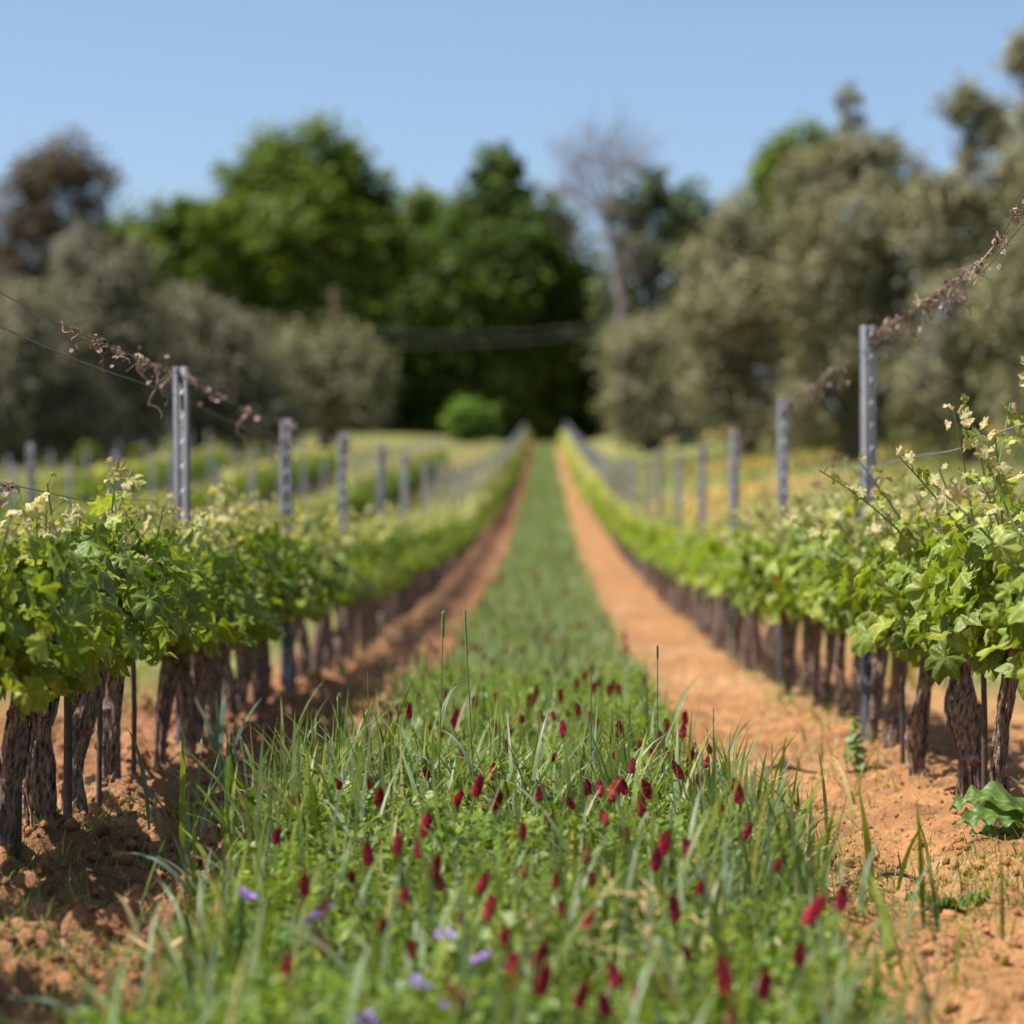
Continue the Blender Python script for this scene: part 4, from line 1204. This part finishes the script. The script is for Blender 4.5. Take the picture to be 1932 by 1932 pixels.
placed = []
for u, v, k in CL:
    zh = .24 - .035 * ((u * 7 + v * 3) % 11) / 10
    y = F * (CAMZ - zh) / (v - 1030)
    for _ in range(6):                   # follow the ground where it dips
        x = (u - 1030) * y / F
        y = F * (CAMZ - zh - float(base_z(x, y))) / (v - 1030)
    placed.append((u, v, k, y))
order = sorted(range(len(placed)), key=lambda i: placed[i][3])
bands = [order[i:i + 8] for i in range(0, len(order), 8)]
bname = ["along the blurred front edge", "just behind the blurred front edge", "in the blurred grass before the straw", "in the soft grass around the straw",
         "in the grass right behind the straw", "in the front of the sharp grass", "in the lower middle sharp grass", "in the upper middle sharp grass", "in the back of the sharp grass",
         "below the tall cereal stalks", "at the rear edge of sharp grass", "just beyond the sharp grass", "far behind the tall cereal stalks", "beyond all other sharp flowers"]
look = {0: "dark red", 1: "tall crimson", 2: "stubby dark red", 3: "pinkish", 4: "small dull red"}
rg = np.random.default_rng(950)
for bi, b in enumerate(bands):
    b = sorted(b, key=lambda i: placed[i][0])
    for ri, i in enumerate(b):
        u, v, k, y = placed[i]
        p = at(u, v, y)
        o = thing("crimson_clover", "%s clover head, %s from left %s" % (look[k], ordw(ri + 1), bname[bi]), "flower", p - np.array([0, 0, .022]), "crimson clover flowers in the grass strip", rz=float(rg.uniform(0, 6)))
        o.rotation_euler[0] = float(rg.normal(0, .26)); o.rotation_euler[1] = float(rg.normal(0, .26)); o.scale = (float(rg.uniform(.8, 1.12)),) * 3
        obj("flower_head", HEADS[k], M_PETAL, o)
        obj("stem", STEMS[i % 4], M_GRASS, o)
# the small ones farther along the strip
n = 0
while n < 160:
    y = 8.5 + 32 * rg.random() ** 1.5; x = rg.uniform(-.6, .52)
    if ss_strip(np.array(x), np.array(y)) < .6: continue
    p = np.array([x, y, float(ground_z(x, y)) + rg.uniform(.13, .22)])
    o = thing("crimson_clover", "tiny blurred red clover head far along the grass strip", "flower", p, "blurred clover flowers far along the strip", rz=float(rg.uniform(0, 6)))
    s = 1.0
    obj("flower_head", HEAD_LO, M_PETAL, o); obj("stem", STEM_LO, M_GRASS, o)
    n += 1


# violet, yellow and white flowers
def daisy_mesh(seed, col, ctr, rad=.016, n=16):
    rng = np.random.default_rng(seed)
    a = np.arange(n) / n * 6.283
    e = np.stack([np.cos(a), np.sin(a), .25 + rng.normal(0, .12, n)], -1)
    P = inst(BROAD_V, BROAD_F, frames(np.stack([-e[:, 0] * .4, -e[:, 1] * .4, np.ones(n)], -1) + rng.normal(0, .15, (n, 3)), e), e * np.array([1, 1, 0]) * rad * .15, rad * rng.uniform(.8, 1.15, n), np.array(col) * rng.uniform(.8, 1.2, (n, 1)))
    parts = [P]
    parts += tube([[0, 0, -.002], [0, 0, .004], [0, 0, .006]], [rad * .3, rad * .28, rad * .1], 8, ctr)
    return make_mesh("flower_head", parts)


VIO = daisy_mesh(1, (.42, .28, .62), (.35, .22, .5), .017); YEL = daisy_mesh(2, (.75, .50, .02), (.6, .35, .02), .012); WHI = daisy_mesh(3, (.62, .66, .48), (.5, .5, .2), .012)
for nm, me, u, v, zh, lab, cat_g in [
    ("violet_flower", VIO, 850, 1895, .16, "largest pale violet flower at the bottom of the grass strip", "violet flowers in the strip"),
    ("violet_flower", VIO, 868, 1880, .16, "violet flower touching the largest violet one's right side", "violet flowers in the strip"),
    ("violet_flower", VIO, 792, 1857, .17, "violet flower upper left of the largest violet one", "violet flowers in the strip"),
    ("violet_flower", VIO, 910, 1808, .17, "pinkish violet flower left of the three blurred red heads", "violet flowers in the strip"),
    ("violet_flower", VIO, 842, 1765, .18, "small violet flower left of the yellow flower", "violet flowers in the strip"),
    ("violet_flower", VIO, 695, 1925, .15, "violet flower cut by the bottom edge", "violet flowers in the strip"),
    ("violet_flower", VIO, 465, 1690, .20, "faint violet flower at the strip's left edge", "violet flowers in the strip"),
    ("violet_flower", VIO, 590, 1735, .19, "violet flower between blurred red heads on the left", "violet flowers in the strip"),
    ("violet_flower", VIO, 612, 1720, .19, "violet flower just right of another on the strip's left", "violet flowers in the strip"),
    ("violet_flower", VIO, 1014, 1215, .22, "violet flower far along the strip, upper one of two", "violet flowers in the strip"),
    ("violet_flower", VIO, 1043, 1247, .20, "violet flower far along the strip, lower one of two", "violet flowers in the strip"),
    ("yellow_flower", YEL, 951, 1757, .17, "yellow flower in the blurred foreground below the straw", "yellow flowers in the strip"),
    ("yellow_flower", YEL, 1318, 1622, .16, "tiny yellow flower near the strip's right side", "yellow flowers in the strip"),
    ("yellow_flower", YEL, 1085, 1590, .17, "tiny yellow flower in the middle of the sharp grass", "yellow flowers in the strip"),
    ("white_flower", WHI, 912, 1312, .22, "creamy white flower behind the sharp grass by the tall stalks", "white flowers in the strip"),
    ("white_flower", WHI, 712, 1760, .18, "pale cream flower in the blurred left foreground", "white flowers in the strip")]:
    y = F * (CAMZ - zh) / (v - 1030)
    for _ in range(6):
        y = F * (CAMZ - zh - float(base_z((u - 1030) * y / F, y))) / (v - 1030)
    p = at(u, v, y)
    o = thing(nm, lab, "flower", p, cat_g, rz=float(rg.uniform(0, 6)))
    o.rotation_euler[0] = .5; 
    obj("flower_head", me, M_PETAL, o); obj("stem", STEMS[1], M_GRASS, o)

# poppies among the vines
for (u, v, y, lab) in [(327, 1134, 8.9, "upper red poppy among the left vine leaves"), (321, 1172, 8.8, "lower red poppy among the left vine leaves"), (1512, 1098, 11.6, "red poppy among the right vine leaves"), (1421, 1099, 14.5, "faint red poppy deep in the right row")]:
    rng = np.random.default_rng(int(u))
    p = at(u, v, y)
    p[0] = p[0] + (.12 if u < 900 else -.10)
    o = thing("poppy", lab, "flower", p, "red poppies in the vine rows")
    pr = []
    a = np.arange(5) / 5 * 6.28
    e = np.stack([np.cos(a), np.sin(a), .8 + 0 * a], -1)
    pr.append(inst(BROAD_V * np.array([1.5, 1, 1]), BROAD_F, frames(np.stack([-e[:, 0], -e[:, 1], .8 + 0 * a], -1), e), np.zeros((5, 3)), np.full(5, .032), np.array([.65, .05, .02]) * np.ones((5, 1))))
    obj("flower_head", make_mesh("flower_head", pr), M_PETAL, o)
    hgt = p[2] - float(base_z(p[0], y))
    obj("stem", make_mesh("stem", tube([[0, 0, -hgt], [.01, .01, -hgt * .5], [0, 0, 0]], .002, 5, (.15, .2, .06))), M_GRASS, o)


# ------------------------------------------------------------------ single grass stalks and tufts that stand out
def stalk(u, vb, vt, y, lab, width=.012, lean=0.0, blades_=(), seed=0, ear=None, bend=0.0, name="cereal_stalk", col=(.24, .31, .13)):
    """tall stem from picture row vb up to vt at depth y, with leaf blades (height fraction, azimuth, length, droop)"""
    p = at(u, vb, y); zb = float(ground_z(p[0], y)); H = CAMZ - (vt - 1030) * y / F - zb
    o = thing(name, lab, "grass stalk", (p[0], y, zb), "tall cereal stalks standing in the strip")
    t = np.linspace(0, 1, 12)
    th = bend * t ** 3
    path = np.stack([lean * H * t + H * .45 * np.sin(th) * t, .01 * np.sin(t * 4), H * (t * np.cos(th * .6))], -1)
    obj("stem", make_mesh("stem", tube(path, np.linspace(.0028, .0014, 12), 6, col), smooth=True), M_GRASS, o)
    for (fz, az, L, droop, w) in blades_:
        q = np.array([[np.interp(fz, t, path[:, c]) for c in range(3)]])
        me = make_mesh("leaf_blade", [blades(q, np.array([az]), np.array([.2]), np.array([droop]), np.array([L]), np.array([w]), np.array([[.17, .24, .14]]), 10)], smooth=True)
        obj("leaf_blade", me, M_GRASS, o)
    if ear:
        L, r = ear
        d = unit(path[-1] - path[-2])
        prs = []
        k = 24
        tt = np.repeat(np.linspace(-.85, .1, k // 2), 2)
        cen = path[-1] + d * tt[:, None] * L
        if bend:
            cen = np.stack([np.interp(np.clip(1 + tt * L / H, 0, 1), t, path[:, c]) for c in range(3)], -1)
        a = np.arange(k) * np.pi + np.random.default_rng(seed).normal(0, .5, k)
        e = np.stack([np.cos(a), .4 * np.sin(a), 0 * a], -1)
        prs.append(inst(BROAD_V, BROAD_F, frames(e + np.array([0, -.6, 0]), d + e * .35), cen, np.full(k, r * 3.2), np.array([[.22, .29, .12]]) * np.random.default_rng(seed).uniform(.8, 1.2, (k, 1))))
        obj("seed_head", make_mesh("seed_head", prs), M_GRASS, o)
    return o


stalk(823, 1420, 1165, 6.55, "tallest cereal stalk left of centre with a sheathed tip", blades_=[(.55, .3, .16, .5, .012), (.62, 2.9, .08, .4, .012), (.5, 1.2, .2, 1.6, .010)], seed=1, ear=(.06, .004), lean=0.03)
stalk(900, 1450, 1165, 6.6, "slender green stalk with a narrow ear right of tallest stalk", blades_=[(.3, 2.5, .2, 1.4, .010)], seed=2, ear=(.11, .0036), lean=-.05)
stalk(640, 1470, 1325, 6.5, "short stalk with a scaly green ear on the strip's left side", blades_=[(.4, .5, .2, .5, .011), (.55, 2.7, .16, 1.5, .010)], seed=3, ear=(.075, .0055), lean=.0)
stalk(705, 1470, 1330, 6.7, "stalk with a pale hairy ear arching right near the tall stalks", bend=1.9, blades_=[(.3, 3.0, .2, 1.3, .011)], seed=4, ear=(.12, .006), col=(.24, .27, .15))
stalk(1240, 1440, 1225, 6.9, "thin stalk right of centre with its blade folded over", blades_=[(.62, 3.1, .19, 1.9, .007), (.3, .8, .2, .6, .010)], seed=5, ear=(.03, .003))
stalk(1115, 1400, 1262, 6.9, "forked pair of dark green blades right of centre", blades_=[(.25, .2, .2, .2, .012), (.25, 2.6, .16, .3, .012), (.4, 1.4, .14, .3, .010)], seed=6)
stalk(530, 1560, 1365, 6.3, "upright stalk at the strip's left corner", blades_=[(.35, 3.3, .18, 2.3, .016), (.5, .3, .16, 2.3, .014)], seed=7)
stalk(700, 1400, 1265, 7.0, "thin straw stalk with a hooked tip behind the left grass", blades_=[], seed=8, col=(.34, .27, .15), lean=-.02)
stalk(1345, 1500, 1335, 6.9, "dark leaning blade stalk at the strip's right edge", blades_=[(.2, .8, .22, .4, .011), (.2, 2.2, .2, .5, .010)], seed=9)
stalk(1455, 1560, 1400, 6.2, "bent straw coloured stalk right of the strip", blades_=[(.6, 3.1, .16, 1.6, .009), (.6, .1, .2, 1.7, .009), (.3, 1.0, .2, .9, .010)], seed=10, col=(.36, .32, .16))
stalk(1545, 1640, 1500, 5.9, "leaning dry stalk among the right edge grass", blades_=[(.1, 2.8, .2, .6, .008), (.1, .5, .16, .7, .008)], seed=11, lean=.25, col=(.34, .33, .17))


def tuft(u, v, y, lab, bl, seed=0, name="cereal_tuft"):
    """broad bluish leaf blades: (azimuth, start angle, curl, length, width)"""
    p = at(u, v, y); zb = float(ground_z(p[0], y))
    o = thing(name, lab, "grass tuft", (p[0], y, zb), "broad bluish cereal tufts")
    rng = np.random.default_rng(seed)
    for az, t0, kp, L, w in bl:
        me = make_mesh("leaf_blade", [blades(np.array([[rng.normal(0, .008), rng.normal(0, .008), -.01]]), np.array([az]), np.array([t0]), np.array([kp]), np.array([L]), np.array([w]),
                                             np.array([[.17, .235, .165]]) * rng.uniform(.8, 1.15), 12)], smooth=True)
        obj("leaf_blade", me, M_GRASS, o)
    return o


tuft(375, 1640, 5.6, "arched broad bluish tuft standing on left soil before the trunks", [(3.0, .25, 1.9, .30, .024), (2.6, .1, .5, .2, .02), (.2, .5, 1.2, .2, .022), (1.2, .15, .4, .17, .012)], 1)
tuft(440, 1640, 5.2, "upright pair of broad bluish blades left of the strip", [(2.2, .08, .25, .24, .018), (1.0, .05, .3, .21, .020), (.1, .2, .8, .14, .012)], 2)
tuft(550, 1620, 5.6, "broad drooping pale blade at the strip's left edge", [(3.2, .1, 2.6, .30, .02), (.4, .15, 2.4, .26, .022), (2.4, .1, .6, .2, .014)], 3)
tuft(230, 1850, 4.3, "blurred arching bluish tuft at lower left", [(3.0, .35, 1.7, .26, .02), (.3, .15, .5, .2, .022), (5.4, .3, 1.2, .22, .020)], 4)
tuft(880, 1780, 4.3, "blurred broad blade standing near the strip's centre", [(1.8, .05, .2, .22, .02), (.4, .2, 2.2, .22, .018)], 5)
tuft(1250, 1720, 4.4, "blurred upright grey blade right of centre", [(1.6, .05, .15, .25, .013), (5.9, .35, 1.5, .3, .016)], 6)
tuft(1370, 1700, 5.0, "tall blurred bluish stalk of blades right of the strip's centre", [(1.6, .05, .3, .30, .016), (1.2, .1, .6, .28, .014), (2.9, .3, 2.0, .24, .016), (4.6, .1, .4, .2, .014)], 7)
tuft(1220, 1560, 6.1, "pale folded blade in the sharp grass right of centre", [(3.0, .6, 1.4, .22, .014), (.3, .3, .8, .18, .012)], 8)
tuft(1290, 1910, 3.9, "dark shaded broad blade in the right foreground", [(2.3, .1, .35, .22, .03), (1.0, .3, 1.2, .2, .018)], 9)
tuft(1600, 1900, 3.9, "blurred bluish blades at the strip's right front edge", [(2.0, .1, .6, .24, .018), (.8, .2, .8, .22, .016), (3.4, .3, 1.5, .2, .014)], 10)
tuft(680, 1530, 6.3, "bluish tuft in the left part of the sharp grass", [(1.1, .1, .4, .26, .014), (2.4, .15, 1.2, .26, .013), (.2, .2, 1.8, .28, .012), (4.2, .2, .9, .2, .012)], 11)
tuft(760, 1500, 6.6, "bluish tuft beneath the pale hairy ear", [(.9, .08, .35, .28, .014), (2.6, .15, 1.6, .26, .013), (.1, .2, 1.2, .24, .012)], 12)
tuft(990, 1500, 6.5, "bluish tuft with a horizontal blade in the sharp centre", [(.2, .25, 1.9, .26, .014), (2.9, .2, 1.0, .24, .013), (1.4, .1, .6, .22, .012), (.6, .3, .9, .24, .012)], 13)
tuft(1125, 1480, 6.5, "dark bluish tuft right of the sharp centre", [(.8, .05, .3, .28, .013), (1.9, .1, .3, .26, .012), (3.0, .2, 1.2, .24, .012)], 14)

# ------------------------------------------------------------------ other single things on the soil
# big leafy dock plant at the right edge
yd = 6.8
p = at(1975, 1585, yd); zb = float(ground_z(p[0], yd))
dock = thing("dock_plant", "broad wavy leaved dock plant on soil at the right edge", "plant", (p[0], yd, zb))


def broad_leaf(a, pitch, L, w, seed, droop=.9, col=(.10, .175, .03), twist=0.0):
    rng = np.random.default_rng(seed)
    ns_, nw = 64, 24
    s = np.linspace(0, 1, ns_); q = np.linspace(-1, 1, nw + 1)
    th = pitch + droop * s ** 1.3
    dx = np.cumsum(np.cos(th)) * L / ns_; dz = np.cumsum(np.sin(th)) * L / ns_
    wd = w * np.sin(np.pi * np.clip(s * .93 + .05, 0, 1)) ** .75
    vx = dx[:, None] + 0 * q[None]
    wd = wd * (1 + .07 * np.sin(s * 23 + seed) + .05 * np.sin(s * 41))
    vy = wd[:, None] * q[None] * np.cos(twist)
    vz = dz[:, None] + .18 * wd[:, None] * np.abs(q)[None] ** 1.2 + .011 * np.sin(s[:, None] * 31 + q[None] * 2 + 2 * np.sin(s[:, None] * 7 + seed)) * np.abs(q)[None] ** 1.6 - .004 * np.abs(np.sin((s[:, None] * 9 - np.abs(q)[None] * 1.3) * np.pi)) ** .6 * (1 - np.abs(q)[None] ** 3) + .0035 * np.cos(s[:, None] * 40) * (1 - np.abs(q)[None]) + wd[:, None] * q[None] * np.sin(twist)
    X_ = vx * np.cos(a) - vy * np.sin(a); Y_ = vx * np.sin(a) + vy * np.cos(a)
    v = np.stack([X_, Y_, vz], -1).reshape(-1, 3)
    i = np.arange((ns_) * (nw + 1)).reshape(ns_, nw + 1)
    f = np.stack([i[:-1, :-1], i[:-1, 1:], i[1:, 1:], i[1:, :-1]], -1).reshape(-1, 4)
    mid = np.maximum(np.exp(-(np.abs(q) / .07) ** 2)[None] * np.ones((ns_, 1)), .7 * (((s[:, None] * 9 - np.abs(q)[None] * 1.3) % 1) < .14))
    c = np.array(col)[None, None] * (1 - .5 * mid[..., None]) + np.array([.30, .38, .15]) * .5 * mid[..., None]
    c = c * (.75 + .5 * fbm(s[:, None] * 7 + seed + 0 * q[None], q[None] * 2.5 + 0 * s[:, None], o=3))[..., None]
    return make_mesh("leaf", [(v, f, c.reshape(-1, 3))], smooth=True)


for i, (a, pt, L, w, tw, dr) in enumerate([(3.1, 1.05, .30, .042, -.55, -1.75), (3.4, .72, .27, .044, -.6, -1.25), (4.3, .7, .22, .038, -.3, -1.1), (.2, 1.0, .24, .038, .3, -1.3), (5.3, .6, .2, .036, -.2, -1.0), (3.0, .3, .2, .036, -.4, -.6)]):
    obj("leaf", broad_leaf(a, pt, L, w, i, dr, twist=tw), M_GRASS, dock)
# a lower seedling of it
p = at(1790, 1590, 5.85)
sd2 = thing("dock_seedling", "flat small leafy weed left of the dock plant", "plant", (p[0], 5.85, float(ground_z(p[0], 5.85))))
for i, (a, L) in enumerate([(2.9, .10), (3.9, .08), (.2, .12), (5.0, .08)]):
    obj("leaf", broad_leaf(a, .35, L, .02, 20 + i, -.5), M_GRASS, sd2)
# pale green weed at the foot of the first right post
yw = 9.0
p = at(1612, 1410, yw)
wd = thing("leafy_weed", "pale upright leafy weed left of the first right post's foot", "plant", (p[0], yw, float(ground_z(p[0], yw))))
obj("stem", make_mesh("stem", tube([[0, 0, -.02], [.004, 0, .08], [-.004, 0, .16]], .003, 5, (.2, .26, .1))), M_GRASS, wd)
n = 22
rngw = np.random.default_rng(5)
hz = np.linspace(.01, .17, n); aa = np.arange(n) * 2.4
e = np.stack([np.cos(aa), np.sin(aa), .6 + 0 * aa], -1)
obj("foliage", make_mesh("foliage", [inst(BROAD_V, BROAD_F, frames(np.stack([0 * aa, 0 * aa - .5, 1 + 0 * aa], -1) + rngw.normal(0, .3, (n, 3)), e), np.stack([0 * hz, 0 * hz, hz], -1), np.linspace(.05, .025, n), np.array([.20, .29, .10]) * np.ones((n, 1)))]), M_GRASS, wd)
# arching single grass plant on right soil
tuft(1640, 1740, 5.25, "low arching green grass plant lying across the right soil", [(.35, .9, .75, .30, .007), (.15, 1.0, 1.0, .26, .006), (2.8, .9, .6, .1, .005)], 15, name="soil_grass_plant")
# hedge weeds by left row: blurred tall grass in front of left trunks
tuft(415, 1500, 8.2, "tall blurred yellow green grass before the left trunks", [(1.5, .1, .3, .36, .02), (2.4, .2, .6, .33, .02), (.6, .2, .6, .33, .02), (1.0, .05, .2, .34, .02), (2.0, .05, .2, .32, .02)], 16, name="soil_grass_plant")


def twig(u, v, y, lab, L, a, seed, name="dead_twig", r=.006):
    rng = np.random.default_rng(seed)
    p = at(u, v, y); x = p[0]; zb = float(ground_z(x, y))
    t = np.linspace(0, 1, 10)
    d = np.array([np.cos(a), np.sin(a), 0])
    path = d * (t[:, None] - .5) * L + np.stack([0 * t, .012 * np.sin(t * 6), .014 + .012 * np.sin(t * 4 + 1)], -1)
    parts = tube(path, np.linspace(r, r * .5, 10), 6, (.11, .075, .055), wob=.2)
    for k in range(6):
        i = rng.integers(1, 5) if k < 4 else rng.integers(3, 9)
        e = unit(np.array([rng.normal(-.4, .6), rng.normal(0, .5), rng.normal(.3, .6)])) * rng.uniform(.03, .09)
        b = path[i]
        e[2] = max(e[2], -b[2])
        parts += tube(np.stack([b, b + e * .5 + np.array([0, 0, .006]), b + e]), [r * .5, r * .35, r * .2], 5, (.13, .09, .065))
    tag(obj(name, make_mesh(name, parts, smooth=True), M_TWIG, None, (x, y, zb)), lab, "twig", "dead twigs on the soil")


twig(1722, 1510, 6.35, "dark forked dead twig lying on right soil below the trunks", .17, .05, 1)
twig(1500, 1330, 9.0, "curved dead twig on the sunlit right path by the far trunks", .22, .5, 2, r=.008)
twig(190, 1640, 6.0, "pale bent stalk lying under the left trunks", .22, -.2, 3, r=.003)
twig(80, 1835, 4.6, "thin dark root lying on shaded left soil", .3, .05, 4, r=.004)


# tangle of cut straw in the foreground
def straw_pile(u, v, y, zh, n, lab, seed, sx=.06):
    rng = np.random.default_rng(seed)
    p = at(u, v, y)
    x = rng.normal(0, sx, n); yy = rng.normal(0, sx * .8, n); z = rng.uniform(-.03, .015, n)
    P = blades(np.stack([x, yy, z], -1), rng.uniform(0, 6.28, n), rng.uniform(1.1, 1.7, n), rng.normal(.2, .4, n), rng.uniform(.04, .13, n), rng.uniform(.003, .010, n), np.array([.62, .42, .19]) * rng.uniform(.7, 1.2, (n, 1)), 5)
    tag(obj("straw_clump", make_mesh("straw_clump", [P]), M_STRAW, None, p), lab, "straw", "clumps of cut straw in the strip")


straw_pile(1205, 1690, 4.75, .1, 38, "largest tangle of golden straw right of the strip's centre", 1, .04)
straw_pile(1010, 1735, 4.6, .1, 12, "small golden straw scrap above the yellow flower", 2, .025)
straw_pile(1145, 1765, 4.4, .1, 10, "curled golden straw scrap below the largest straw tangle", 3, .018)
straw_pile(320, 1800, 4.7, .1, 8, "pale dry leaf standing on the dark left soil", 4, .015)
print("vines", nv, "objects", len(bpy.data.objects))
